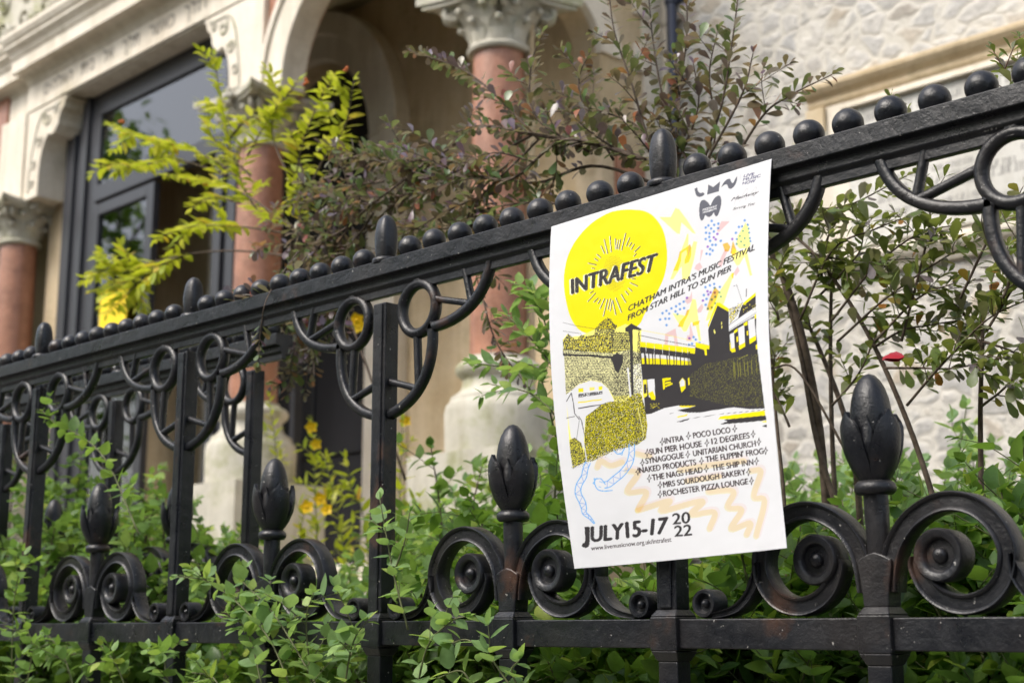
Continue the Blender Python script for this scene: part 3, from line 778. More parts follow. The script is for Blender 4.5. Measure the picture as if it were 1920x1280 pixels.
A = Fr(1020, 280, 3.2); B4 = Fr(1260, 300, 7.11); B5 = Fr(1040, 580, 4.0); B6 = Fr(1180, 560, 4.924); B7 = Fr(1160, 390, 4.413); B8 = Fr(1050, 790, 4.465)
BLUE = lin(120,175,225); PINK = lin(252,214,212); LEMON = lin(253,246,140); ORA = lin(250,205,70)
# pale colour shapes of the right half
for poly in ([(335,75),(430,75),(470,0),(500,10),(560,90),(640,215),(610,205),(520,120),(505,215),(480,210)],
             [(570,210),(525,330),(470,470),(425,590),(450,590),(522,480),(525,590),(580,590),(625,420),(650,280),(620,275),(575,400),(577,215)],
             [(1050,120),(985,230),(972,300),(1000,335),(1080,330),(1090,300),(1075,160)], [(1080,330),(1060,350),(1104,555),(1085,560),(1040,400),(1000,470),(975,475),(930,400),(945,330),(1000,360)],
             [(955,540),(935,535),(860,650),(760,800),(720,930),(742,930),(820,830),(870,790)], [(445,870),(535,1020),(560,1020),(600,940),(640,980),(665,1105),(682,1095),(640,760),(610,750),(580,850),(560,890)]):
    B7.p(poly, LEMON)
for poly in ([(850,110),(920,110),(880,150),(830,200),(812,190)], [(680,345),(700,350),(672,450),(692,490),(662,522),(626,502),(642,468),(672,450)], [(605,690),(612,770),(570,795),(548,770),(565,738),(592,730)],
             [(645,845),(690,790),(702,820),(682,860),(655,868)], [(385,1040),(470,995),(495,1155),(468,1165),(455,1055),(412,1060),(402,1165),(378,1155)], [(588,945),(618,1050),(600,1100),(560,1100),(565,1055),(588,1050)],
             [(820,470),(850,400),(880,340),(905,350),(870,430),(850,490)], [(950,540),(985,480),(1000,520),(970,560)]):
    B7.p(poly, PINK, .95, True)
for poly in ([(450,520),(490,430),(505,360),(560,325),(590,300),(603,330),(598,400),(580,450),(545,462),(545,430),(565,380),(560,345),(520,375),(515,440),(490,520)], [(490,980),(505,940),(550,890),(565,845),(590,835),(580,870),(545,940),(530,985)],
             [(725,845),(750,760),(795,650),(832,690),(800,780),(770,845)], [(860,300),(900,285),(925,320),(910,360),(880,360)], [(925,370),(945,270),(975,350),(955,400)], [(610,945),(672,930),(660,965),(615,975)], [(930,560),(940,540),(955,535),(945,590)]):
    B7.p(poly, ORA, .95, True)
DOTS = [(770,107),(790,140),(825,130),(743,145),(720,162),(765,170),(823,167),(788,195),(723,205),(752,210),(720,257),(750,240),(757,272),(845,272),(775,305),(803,305),(757,340),(778,352),(727,378),(755,383),(1043,103),(1067,140),(1022,153),(995,157),(1073,172),(1028,190),(970,205),(1078,205),(1003,232),(1043,250),(1083,250),(980,258),(1013,278),(1088,275),(978,297),(1040,308),(790,628),(755,640),(718,655),(837,653),(793,660),(705,720),(835,698),(845,733),(800,735),(727,752),(770,757),(720,800),(800,788),(835,793),(770,822),(738,832),(538,775),(505,793),(475,813),(437,830),(395,850),(363,870),(508,837),(541,828),(470,855),(418,873),(487,880),(387,915),(417,915),(343,922),(396,968),(620,1067),(638,1088),(580,1130),(607,1122),(670,1115),(698,1130),(610,1180),(578,1180),(550,1173)]
VIO = [(817,215),(787,243),(803,260),(737,320),(940,257),(735,688),(760,697),(795,700),(742,715),(697,765),(565,743),(585,1077)]
for d in DOTS: B7.dot(d, 11.5, lin(150,192,245), 1, True); B7.dot(d, 5, lin(170,205,245), 1, True)
for d in VIO: B7.dot(d, 11.5, lin(190,150,228), 1, True); B7.dot(d, 5, lin(200,170,235), 1, True)
# the sun disc
disc = spline([(520,361),(600,370),(660,405),(712,480),(735,575),(737,680),(715,780),(665,880),(605,985),(560,1060),(430,1110),(300,1110),(215,1085),(160,1010),(130,900),(119,790),(130,690),(160,600),(215,515),(290,440),(380,385),(450,366),(520,361)], 6)
A.p(disc, YEL)
RAYS = [(345,580,365,625),(363,540,383,625),(397,520,405,615),(430,535,432,598),(445,545,440,598),(460,540,450,600),(492,503,467,605),(515,530,495,580),(527,560,512,583),(542,570,525,600),(578,582,545,615),(555,625,540,642),(320,630,342,650),(305,655,325,668),(267,682,315,693),(288,712,305,715),(297,850,278,862),(310,862,265,912),(325,892,302,915),(340,900,325,925),(365,895,338,955),(382,900,358,1000),(400,895,385,960),(410,905,400,968),(413,905,433,992),(432,890,467,978),(465,870,493,918),(490,850,508,872),(508,832,530,850),(520,800,563,820),(528,775,550,778)]
for x0, y0, x1, y1 in RAYS:
    A.line([(x0-3,y0+1),(x1-3,y1+1)], 5, lin(255,255,225)); A.line([(x0,y0),(x1,y1)], 5.5)
for i in range(-12, 13):
    for j in range(-18, 19):
        x, y = 422+i*10+(5 if j % 2 else 0), 745+j*6.2-i*2
        rr = math.hypot((x-422)/72, (y-745)/108)
        if rr < 1: A.dot((x,y), 2.4*(1.15-.55*rr), INK)
A.text('INTRAFEST', (163,870), (650,731), (160,776), (678,618), lin(255,253,215), .065)
A.text('INTRAFEST', (168,868), (655,729), (165,774), (683,616), INK, .050)
for k in range(260):       # worn letter faces
    u, v = NR.rand(), NR.rand(); q = np.array([168,868])*(1-u)*(1-v)+np.array([655,729])*u*(1-v)+np.array([165,774])*(1-u)*v+np.array([683,616])*u*v
    A.dot(q, 1.6, lin(150,145,140), .5)
# two-tone print of the viaduct and the street
yy, xx = np.mgrid[0:NY, 0:NX]
def grain(seed, cell, soft=0):
    r = np.random.RandomState(seed); g = r.rand(NY//cell+2, NX//cell+2).astype(np.float32)
    return g[yy//cell, xx//cell]
g2, g4, g3 = grain(1, 2), grain(2, 4), grain(3, 3)
B5.p([(62,225),(95,185),(130,205),(200,195),(300,150),(440,150),(530,110),(650,150),(645,400),(655,620),(684,965),(440,1060),(240,1140),(135,1188),(110,1000),(90,700),(70,350)], lin(238,232,120))
tree = [(300,260),(300,150),(330,110),(365,80),(395,62),(425,70),(440,105),(470,120),(450,170),(440,260)]
B5.p(tree, INK, 1, mask=(g3 > .32).astype(np.float32))
bush = [(62,228),(80,215),(100,180),(130,205),(165,225),(200,190),(235,200),(300,190),(420,170),(440,260),(440,330),(62,330)]
B5.p(bush, INK, 1, mask=(g3 > .20).astype(np.float32)); B5.p(bush, YEL, 1, mask=(grain(9,3) > .82).astype(np.float32))
B5.p([(420,165),(560,170),(560,330),(430,320)], INK, 1, mask=(((yy//(S*1)) % 4 < 2) | (g2 > .6)).astype(np.float32))
brick = [(66,300),(440,330),(560,300),(650,330),(650,400),(640,420),(655,620),(600,640),(440,650),(400,590),(350,545),(270,530),(180,560),(135,600),(85,640),(70,350)]
B5.p(brick, lin(225,222,165)); B5.p(brick, INK, 1, mask=(((yy % 9 < 4) & (g4 > .25)) | (g2 > .80)).astype(np.float32))
B5.p([(440,330),(650,330),(655,640),(570,700),(450,700)], INK, 1, mask=(g2 > .52).astype(np.float32)); B5.p([(580,420),(650,400),(655,640),(600,660)], lin(240,240,225), .9, mask=(g3 > .55).astype(np.float32))
B5.line([(66,338),(250,345),(420,360)], 16); B5.line([(66,298),(240,315)], 7)
B5.p([(415,360),(470,325),(515,350),(512,400),(480,470),(455,460),(440,410)], INK); B5.p([(558,140),(585,140),(592,640),(575,640)], INK)
B5.p([(528,140),(575,104),(650,146),(648,158),(590,150),(560,175),(530,165)], INK); B5.p([(640,150),(648,380),(615,390),(625,160)], INK, 1, mask=(g2 > .35).astype(np.float32))
arch = [(85,640),(135,600),(180,562),(270,532),(350,548),(400,592),(445,680),(440,720),(330,760),(230,810),(215,1040),(180,1000),(120,960),(95,760)]
B5.p(arch, PAP)
for k in range(3): B5.line(spline([(132-8*k,590-14*k),(185-4*k,545-14*k),(268,516-16*k),(352+6*k,530-14*k),(410+8*k,588-12*k),(450+8*k,676-6*k)], 6), 4, INK, .75)
B5.p([(178,592),(215,590),(215,618),(178,622)], YEL); B5.p([(260,585),(300,580),(298,605),(262,608)], YEL, .8); B5.p([(330,577),(358,574),(358,602),(330,606)], YEL)
B5.p([(178,632),(358,612),(358,634),(178,660)], INK, .9, mask=(g4 > .15).astype(np.float32)); B5.line([(178,698),(350,674)], 9, YEL); B5.line([(178,740),(358,712)], 8)
B5.line([(88,690),(125,625),(140,700),(150,780),(185,825)], 6); B5.line([(88,815),(150,800)], 5); B5.line([(548,440),(575,705)], 13, PAP); B5.line([(180,800),(200,830),(215,900)], 5)
B5.line([(160,1000),(185,830)], 4, INK, .8)
hedge = spline([(235,800),(290,760),(350,715),(420,690),(520,690),(590,640),(655,650),(684,965),(440,1060),(240,1140),(225,980),(235,800)], 3)
B5.p(hedge, lin(196,190,40)); B5.p(hedge, lin(62,62,30), 1, mask=(g2 > .30).astype(np.float32)); B5.p(hedge, YEL, 1, mask=(grain(7,3) > .88).astype(np.float32)); B5.p(hedge, PAP, .8, mask=(grain(8,3) > .95).astype(np.float32))
left = [(110,980),(150,960),(200,1000),(235,1140),(135,1188),(120,1080)]
B5.p(left, lin(220,214,60)); B5.p(left, INK, 1, mask=(g2 > .34).astype(np.float32)); B5.p([(590,760),(640,740),(670,940),(600,950)], INK, .8, mask=(g2 > .3).astype(np.float32))
B5.line([(190,835),(240,1130)], 7, PAP); B5.line([(203,835),(236,1000)], 4)
B5.line([(625,740),(668,950)], 4, lin(240,235,150))
for k in range(420):
    t = NR.rand(); q = np.array([135,1185])*(1-t)+np.array([684,960])*t+NR.normal(0, 9, 2); B5.dot(q, 2.2, INK if NR.rand() < .6 else PAP)
B5.line([(62,98),(150,120),(330,150)], 3); B5.line([(62,162),(200,182)], 3)
mass = [(815,60),(918,118),(918,300),(1000,200),(1030,80),(1050,50),(1168,-40),(1172,300),(1185,480),(1250,1012),(1120,1018),(960,1000),(640,1050),(540,1050),(440,1030),(610,990),(450,985),(320,1010),(200,1060),(150,1065),(140,950),(110,620),(100,443),(605,505),(610,445),(730,465),(738,420),(728,285),(735,262)]
B6.p(mass, INK)
B6.p([(700,600),(1190,500),(1245,1000),(900,980),(560,900),(560,700)], lin(140,138,40), .5, mask=(g2 > .80).astype(np.float32))
B6.p([(728,268),(724,240),(805,35),(835,35),(920,92),(918,120),(815,62)], YEL)
B6.p([(100,395),(608,455),(605,507),(100,443)], YEL); B6.line([(110,290),(330,330),(600,392)], 4, YEL); B6.line([(100,338),(320,385),(600,436),(735,466)], 6)
B6.p([(112,502),(320,520),(562,552),(572,612),(350,606),(115,600)], YEL); B6.p([(112,502),(320,520),(562,552),(564,575),(300,552),(112,545)], PAP)
for x in (140,150,178,212,235,282,345,368,408,432,468,505,540,555): B6.line([(x,490),(x+6,615)], 9)
for x in (155,232,308,370,430,490,540): B6.line([(x,380),(x-2,520)], 2.5, PAP)
B6.p([(612,400),(740,430),(738,466),(712,462),(718,520),(700,520),(690,470),(612,446)], YEL)
B6.p([(918,240),(1172,70),(1172,150),(922,300)], PAP); B6.line([(918,245),(1172,62)], 4); B6.line([(922,290),(1172,125)], 3); B6.line([(922,302),(1172,138)], 2.5)
for k in range(90): B6.dot((1000+NR.rand()*170, 40+NR.rand()*80), 3, YEL if NR.rand() < .4 else INK)
wl_ = [(920,95),(1000,60),(1050,30),(1020,90),(990,160),(930,230)]
B6.p(wl_, PAP); B6.p(wl_, YEL, 1, mask=(g4 > .6).astype(np.float32)); B6.p(wl_, INK, 1, mask=(grain(12,3) > .6).astype(np.float32))
B6.p([(1050,40),(1168,-60),(1168,-30),(1055,60)], YEL); B6.line([(1080,-90),(1080,-20)], 8); B6.line([(995,-120),(960,-118)], 3); B6.line([(990,-130),(1040,20)], 3)
for w in ([(925,330),(965,310),(975,470),(945,490)], [(1003,272),(1060,240),(1068,425),(1015,465)], [(1095,200),(1155,175),(1168,345),(1110,410)]): B6.p(w, PAP)
for w in ([(935,462),(975,450),(980,487),(945,495)], [(1010,432),(1068,402),(1070,440),(1015,472)], [(1106,372),(1168,338),(1170,380),(1112,418)], [(1053,232),(1090,205),(1092,240),(1060,252)], [(965,300),(998,270),(1000,300),(967,322)], [(990,350),(1003,345),(1005,395),(992,400)], [(1083,300),(1096,295),(1098,335),(1086,340)], [(1155,150),(1172,140),(1172,180),(1158,182)], [(1165,430),(1182,415),(1184,465),(1168,468)]): B6.p(w, YEL)
B6.p([(925,400),(932,398),(940,480),(932,480)], YEL)
for x, y in ((780,285),(786,300),(848,215),(850,250)): B6.p([(x,y),(x+7,y-4),(x+8,y+22),(x+1,y+26)], lin(235,230,120))
B6.p([(165,745),(232,738),(240,930),(180,905)], PAP); B6.p([(172,870),(215,850),(240,900),(240,932),(205,930)], YEL); B6.p([(125,750),(160,745),(165,895),(128,920)], lin(225,215,60)); B6.p([(132,790),(158,785),(160,870),(135,875)], INK)
for w in ([(305,735),(382,725),(385,745),(328,760)], [(330,770),(380,760),(385,775),(330,790)], [(330,800),(398,775),(398,790),(335,815)], [(305,735),(328,740),(328,830),(312,838)]): B6.p(w, YEL)
B6.p([(460,770),(490,727),(515,755),(520,825),(482,866)], YEL); B6.p([(466,765),(490,735),(510,760),(512,800),(470,810)], PAP); B6.p([(540,732),(553,727),(558,790),(545,800)], YEL)
for k in range(40): B6.dot((190+NR.rand()*90, 965+NR.rand()*45), 3, lin(190,180,40))
B6.line([(1005,560),(1095,515)], 4, lin(150,150,50)); [B6.line([(x,560+NR.rand()*30),(x+8,690+NR.rand()*50)], 4, lin(150,150,45), .7) for x in (960,970,1000,1020,1060,1090,1125,1170)]
B6.p([(455,987),(610,985),(560,1002),(480,1002)], YEL); B6.p([(440,1087),(542,1062),(530,1080),(450,1097)], YEL); B6.line([(440,1136),(545,1105),(700,1085),(872,1058)], 3); B6.line([(890,1058),(1250,1024)], 3); B6.line([(375,1058),(410,1050)], 4)
B6.p([(440,1135),(540,1105),(560,1110),(480,1137)], INK); B6.p([(840,1085),(1250,1030),(1255,1075),(1000,1105),(820,1112)], YEL); B6.p([(870,1115),(1258,1075),(1266,1120),(1100,1138),(830,1160),(905,1130)], INK); B6.p([(1220,1174),(1270,1160),(1268,1186)], INK); B6.p([(1215,1130),(1266,1124),(1266,1140),(1240,1140)], YEL)
# wide pale brush scribbles below
for P in ([(310,385),(340,330),(420,370),(520,340)], [(640,270),(700,285),(750,290)], [(560,410),(650,440),(560,590),(720,590),(650,740)], [(650,745),(760,710),(920,665),(850,750),(1190,665),(1095,780),(1290,760),(1250,900)], [(1240,590),(1450,585),(1400,720),(1520,740),(1430,900),(1590,850),(1560,950)], [(1600,415),(1680,420),(1620,630),(1710,665),(1640,960)], [(1000,410),(1300,360),(1540,330)], [(1060,500),(1330,460)]):
    B8.brush([(x+14, y-16) for x, y in P], 62, lin(255,243,240), .9); B8.brush(P, 50, lin(255,246,208), .95)
for P, w0 in (([(235,340),(212,400),(200,460),(160,530),(152,600),(185,670),(200,720),(205,765),(250,805),(288,852)], 40), ([(600,190),(600,270),(580,350),(520,430),(460,480),(410,520),(370,530)], 44)):
    Q = spline(P, 4); Tn = np.gradient(Q, axis=0); Tn /= np.linalg.norm(Tn, axis=1)[:,None]; Nn = np.stack([-Tn[:,1], Tn[:,0]], 1)
    ww = np.interp(np.linspace(0,1,len(Q)), [0,.6,1], [w0/2, w0/2+6, 4 if w0 == 40 else w0/2+4])[:,None]
    c0 = lin(95,165,225); L_, R_ = Q-Nn*ww, Q+Nn*ww
    B8.line(L_, 8, c0); B8.line(R_, 8, c0)
    Z = [(L_ if i % 2 else R_)[i*2] for i in range(len(Q)//2)]; B8.line(Z, 4.5, lin(110,150,220))
B8.line(spline([(380,525),(345,480),(320,478),(300,480),(290,505),(300,545),(330,575),(390,580),(440,575)], 4), 8, lin(95,165,225)); B8.line([(300,482),(285,475),(290,500),(276,515),(292,525)], 7, lin(95,165,225)); B8.line([(330,500),(355,510)], 5, lin(95,165,225)); B8.line([(325,545),(345,550)], 5, lin(95,165,225))
B8.line(spline([(450,240),(480,270),(515,262),(540,225)], 4), 8, lin(95,165,225)); B8.line([(495,265),(520,280),(525,255)], 6, lin(95,165,225))
# words
A.text("CHATHAM INTRA'S MUSIC FESTIVAL", (505,973), (1262,604), (509,936), (1270,562), INK, .040)
A.text('FROM STAR HILL TO SUN PIER', (503,1028), (1122,728), (507,991), (1130,687), INK, .040)
GR = lin(92,94,104)
B4.p(spline([(300,385),(318,376),(335,368),(345,410),(375,440),(415,432),(432,460),(390,490),(350,490),(318,460),(300,385)], 3), GR); B4.p([(485,328),(550,362),(640,287),(625,420),(468,462)], GR)
B4.p(spline([(655,365),(690,300),(740,255),(775,255),(790,290),(815,305),(845,250),(868,222),(860,290),(830,350),(790,382),(755,378),(742,345),(715,325),(655,365)], 4), GR); B4.line([(915,185),(897,335)], 3, lin(190,190,200))
NAVY = lin(70,68,110)
B4.text('LIVE', (955,233), (1092,205), (964,195), (1100,160), NAVY, .045); B4.text('MUSIC', (946,282), (1176,228), (954,246), (1188,186), NAVY, .045); B4.text('NOW', (940,331), (1105,297), (948,292), (1115,253), NAVY, .045)
B4.p(spline([(425,530),(455,545),(490,580),(512,610),(530,570),(565,510),(610,478),(640,480),(655,520),(655,590),(640,660),(615,730),(590,752),(570,735),(555,700),(530,740),(490,760),(460,745),(440,735),(425,780),(400,808),(380,795),(365,740),(362,660),(370,590),(390,545),(425,530)], 4), GR)
B4.text('MEDWAY', (412,681), (596,632), (414,650), (600,598), PAP, .03); B4.text('PRESENTS', (413,713), (594,664), (413,688), (598,638), PAP, .02)
B4.line(spline([(825,605),(860,500),(880,460),(890,480),(900,560),(960,430),(1005,375),(1000,440),(980,530),(1050,450),(1110,365),(1125,375),(1105,450),(1090,520)], 5), 3.5, lin(185,185,190))
B4.text('Medway', (783,553), (1150,445), (800,503), (1168,400), lin(60,56,60), .018, .35); B4.text('Serving You', (810,672), (1100,592), (818,635), (1108,556), lin(60,56,60), .014, .3)
for body, BL, BR, h in (('INTRA',(880,185),(1037,160),50),('POCO LOCO',(1118,140),(1428,92),50),('SUN PIER HOUSE',(752,278),(1187,208),50),('12 DEGREES',(1272,190),(1588,138),50),('SYNAGOGUE',(720,353),(1037,303),50),('UNITARIAN CHURCH',(1117,290),(1640,205),50),
        ('NAKED PRODUCTS',(668,432),(1140,362),50),("THE FLIPPIN' FROG",(1222,340),(1705,268),50),('THE NAGS HEAD',(775,492),(1195,425),50),('THE SHIP INN',(1275,412),(1620,360),50),('MRS SOURDOUGH BAKERY',(867,552),(1555,443),50),('ROCHESTER PIZZA LOUNGE',(867,625),(1575,523),50)):
    B8.text(body, BL, BR, (BL[0]-6, BL[1]-h), None, lin(62,52,54), .040)
for x, y in ((855,170),(1075,120),(1463,60),(730,262),(1230,178),(1617,105),(690,345),(1070,275),(1665,170),(652,418),(1185,330),(1722,243),(747,475),(1225,395),(1645,330),(838,530),(1578,422),(838,607),(1603,495)):
    K = [(x+1,y-34),(x+6,y-6),(x+19,y-3),(x+6,y+5),(x,y+32),(x-7,y+6),(x-20,y+4),(x-7,y-5)]
    B8.line(K+[K[0]], 5.5, lin(62,52,54))
B8.text('JULY', (205,1012), (524,978), (206,878), (530,840), INK, .045); B8.p([(232,905),(240,1010),(228,1045),(195,1053),(180,1040),(190,1018),(205,1012),(212,990),(205,880),(228,878)], INK)
B8.text('15-17', (560,972), (880,935), (550,835), (905,788), INK, .045); B8.text('20', (945,860), (1088,846), (940,765), (1086,748), INK, .03); B8.text('22', (960,962), (1102,950), (957,868), (1100,852), INK, .03)
B8.text('www.livemusicnow.org.uk/intrafest', (262,1077), (933,1003), (259,1050), (930,974), lin(62,52,54), .032)
bpy.data.materials.remove(PAINTED)
# the sheet itself: hung from the rail's face, billowing a little, lower right corner lifting forward
cTL, cTR, cBR, cBL = at(1034,425,-.026), at(1447,298,-.026), at(1474,1027,-.070), at(1078,1066,-.036)
nu, nv = 420, 600
U, V = np.meshgrid(np.linspace(0,1,nu), np.linspace(0,1,nv))
base = (cTL*(1-U[...,None])+cTR*U[...,None])*(1-V[...,None])+(cBL*(1-U[...,None])+cBR*U[...,None])*V[...,None]
base[...,1] = -.026-.010*V*(1-U)-.044*(U**2.5)*V**1.3-.007*np.sin(math.pi*V**.85)-.0030*np.sin(6*U+1)*np.sin(4*V)*V-.004*np.exp(-((U-.03)/.05)**2)*V
base[...,0] -= .0115*np.sin(math.pi*V**.85)
co = base.reshape(-1,3); pxy = px_of(co)
ix = np.clip((pxy[:,0]-OX)*S-.5, 0, NX-1.001); iy = np.clip((pxy[:,1]-OY)*S-.5, 0, NY-1.001)
def samp(ix, iy):
    x0 = ix.astype(int); y0 = iy.astype(int); fx = (ix-x0)[:,None]; fy = (iy-y0)[:,None]
    return art[y0,x0]*(1-fx)*(1-fy)+art[y0,x0+1]*fx*(1-fy)+art[y0+1,x0]*(1-fx)*fy+art[y0+1,x0+1]*fx*fy
colr = samp(ix, iy)
edge = (np.minimum(U, 1-U) < .006) | (np.minimum(V, 1-V) < .004); colr[edge.ravel()] = PAP
me = bpy.data.meshes.new('poster'); idx = np.arange(nu*nv).reshape(nv, nu)
quads = np.stack([idx[1:,:-1], idx[1:,1:], idx[:-1,1:], idx[:-1,:-1]], -1).reshape(-1,4)
me.vertices.add(nu*nv); me.vertices.foreach_set('co', co.astype(np.float32).ravel())
me.loops.add(quads.size); me.loops.foreach_set('vertex_index', quads.ravel().astype(np.int32))
me.polygons.add(len(quads)); me.polygons.foreach_set('loop_start', np.arange(0, quads.size, 4, dtype=np.int32)); me.update(calc_edges=True); me.validate()
ca = me.color_attributes.new('print', 'FLOAT_COLOR', 'POINT'); ca.data.foreach_set('color', np.hstack([colr, np.ones((len(colr),1))]).astype(np.float32).ravel())
me.shade_smooth()
PM, n_, l_, b_ = mat('printed_poster_paper', (.655,.665,.69), .42, .4)
at_ = n_.new('ShaderNodeVertexColor'); at_.layer_name = 'print'; l_.new(at_.outputs[0], b_.inputs['Base Color']); b_.inputs['Specular IOR Level'].default_value = .18; b_.inputs['Roughness'].default_value = .5
_z = noise(n_, l_, coords(n_, l_), 9, 3); bump(n_, l_, b_, _z.outputs[0], .30, .012)
me.materials.append(PM)
po = obj('festival_poster', me); tag(po, 'white festival poster with yellow disc and viaduct print hung on the front railing', 'poster')
sm = po.modifiers.new('thickness', 'SOLIDIFY'); sm.thickness = .0006; sm.offset = -1

# ------------------------------------------------------------------ plants
def unit(v): return v/(np.linalg.norm(v)+1e-9)
SHAPES = {  # half width along the leaf (fraction of W/2)
    'ovate': ([0,.10,.32,.60,.84,1], [.06,.55,1.0,.86,.42,.02]),
    'obovate': ([0,.16,.42,.70,.90,1], [.05,.30,.68,1.0,.70,.05]),
    'lance': ([0,.12,.35,.62,.86,1], [.08,.62,1.0,.86,.40,.02])}
class Plant:
    def __init__(s, name, label, cat, leafmat, barkmat, L=(.028,.045), W=.62, shape='ovate', gap=.030, whorl=2, rng=1, group=None, fold=.25, flat=False, lean=.55, bend=.18, first=.25):
        s.name, s.label, s.cat, s.lm, s.bm = name, label, cat, leafmat, barkmat; s.L, s.W, s.shape, s.gap, s.whorl = L, W, shape, gap, whorl
        s.st = MB(); s.lv = MB(); s.r = np.random.RandomState(rng); s.group = group; s.fold = fold; s.flat = flat; s.lean = lean; s.bend = bend; s.first = first; s.base = None
    def leaf(s, p, d, up, L):
        d = unit(d); side = np.cross(d, up); ns = np.linalg.norm(side)
        if ns < .05: side = np.cross(d, [1,0,.2])
        side = unit(side); n = np.cross(side, d); n = n if n[2] > -.2 else -n
        T, Wd = SHAPES[s.shape]; W = L*s.W*.5*s.r.uniform(.85,1.12); fo = s.fold*s.r.uniform(.3,1.3); be = s.bend*s.r.uniform(-.2,1.5); tw = s.r.uniform(-.15,.15)
        vs = []
        for t, w in zip(T, Wd):
            c = p+d*L*t-n*L*be*t*t
            a = side*W*w+n*W*w*tw
            if t in (0, 1): vs.append(c); continue
            vs += [c-a+n*W*w*fo, c, c+a+n*W*w*fo]
        k = len(T)-2; fs = [(0,1,2),(0,2,3)]
        for i in range(k-1):
            o = 1+3*i; fs += [(o,o+3,o+4,o+1),(o+1,o+4,o+5,o+2)]
        o = 1+3*(k-1); e = len(vs)-1; fs += [(o,e,o+1),(o+1,e,o+2)]
        s.lv.add(vs, fs)
    def clothe(s, P, f0=None, scale=1.0, tip=True):
        """leaves along the points of a stem"""
        f0 = s.first if f0 is None else f0
        seg = np.linalg.norm(np.diff(P, axis=0), axis=1); cum = np.concatenate([[0], np.cumsum(seg)]); Lt = cum[-1]
        if Lt < .005: return
        x = Lt*f0; k = s.r.randint(2); ph = s.r.uniform(0, 6.28)
        while x < Lt:
            p = np.array([np.interp(x, cum, P[:,i]) for i in range(3)]); q = np.array([np.interp(min(x+.01, Lt), cum, P[:,i]) for i in range(3)])-np.array([np.interp(x-.01, cum, P[:,i]) for i in range(3)])
            t = unit(q); a = unit(np.cross(t, [0.1,0.05,1])); b = np.cross(a, t); f = x/Lt
            sz = scale*(1-.45*max(0, (f-.7)/.3)); nw = s.whorl if np.isscalar(s.whorl) else s.r.randint(*s.whorl)
            for j in range(nw):
                if s.flat: an = j*math.pi+s.r.normal(0,.22)
                elif s.whorl == 2: an = j*math.pi+k*math.pi/2+s.r.normal(0,.3)
                else: an = ph+j*2*math.pi/nw+s.r.normal(0,.5)
                d = (a*math.cos(an)+b*math.sin(an))*(1-s.lean*.4)+t*s.lean+np.array([0,0,s.r.uniform(-.15,.20)])
                up = np.array([s.r.normal(0,.28), s.r.normal(0,.28)-.12, 1])
                s.leaf(p+d*.002, d, up, s.r.uniform(*s.L)*sz)
            k ^= 1; ph += 2.4; x += s.gap*s.r.uniform(.7,1.35)*(1-.3*f)
        if tip:
            t = unit(P[-1]-P[-2])
            for j in range(2 if s.whorl == 2 else 3): s.leaf(P[-1], t+s.r.normal(0,.35,3), np.array([s.r.normal(0,.4), -.1, 1]), s.r.uniform(*s.L)*scale*.65)
    def stem(s, P, r0, r1, n=5):
        s.st.tube(P, list(np.linspace(r0, r1, len(P))), n)
        if s.base is None: s.base = P[0].copy()
    def limb(s, P, r0=.004, r1=.0015, twigs=0, tl=(.08,.2), f0=.2, leaves=True, up=.35, sub=0, scale=1.0, n=7, spread=.9):
        P = spline(np.asarray(P, float), n); s.stem(P, r0, r1)
        if leaves: s.clothe(P, f0, scale)
        N_ = len(P)
        for j in range(twigs):
            f = f0+(1-f0)*(j+s.r.rand())/max(twigs,1)*.95; i = int(f*(N_-2)); t = unit(P[i+1]-P[i])
            v = unit(s.r.normal(0,1,3)); v = unit(v-t*(v@t)); d = unit(t*.65+v*spread+np.array([0,0,up])); l = s.r.uniform(*tl)*(1-.4*f)
            c = P[i]+d*l*.5+v*l*.06; e = P[i]+d*l+np.array([0,0,-.12*l])+s.r.normal(0,.05*l,3); Q = spline([P[i], c, e], 4)
            rr = r0+(r1-r0)*f; s.stem(Q, max(rr*.55,.0009), .0007, 4); s.clothe(Q, .12, scale)
            for _ in range(sub):
                m = s.r.randint(2, len(Q)-1); v2 = unit(s.r.normal(0,1,3)); d2 = unit(d*.6+v2*.8+np.array([0,0,up*.5])); l2 = l*s.r.uniform(.35,.6)
                Q2 = spline([Q[m], Q[m]+d2*l2*.5, Q[m]+d2*l2+np.array([0,0,-.1*l2])], 3); s.stem(Q2, .0009, .0006, 4); s.clothe(Q2, .15, scale)
    def clump(s, px, Y, py, rad, ns, tw=5, scale=1.0, z0=-.32, low=.15):
        """a fan of arching stems from one root, topping out at (px,py) of depth Y"""
        top = at(px, py, Y); root = np.array([top[0], Y, z0]); H = top[2]-z0
        for k in range(ns):
            a = s.r.uniform(0, 2*math.pi); q = math.sqrt(s.r.rand()); h = H*(1-.55*q*q)*s.r.uniform(.72,1.02)
            e = root+np.array([rad*q*math.cos(a), rad*q*math.sin(a), h]); e[1] = max(e[1], .07)
            b0 = root+np.array([s.r.normal(0,.04), s.r.normal(0,.03), 0]); m = b0*.45+e*.55+np.array([0,0,H*.16])
            s.limb([b0, m, e], .0042, .0013, tw, (.10,.22), .25, up=.25, scale=scale, n=6)
    def finish(s):
        b = s.base if s.base is not None else np.zeros(3)
        root = thing(s.name, s.label, s.cat, tuple(b), s.group)
        off = tuple(-np.asarray(b))
        put('stems', s.st, s.bm, root, off)
        f = put('foliage', s.lv, s.lm, root, off); s.root = root; s.off = off
        return root
    def extra(s, name, mb, m): return put(name, mb, m, s.root, s.off)
def pp(*L): return [at(x, y, Y) for x, y, Y in L]

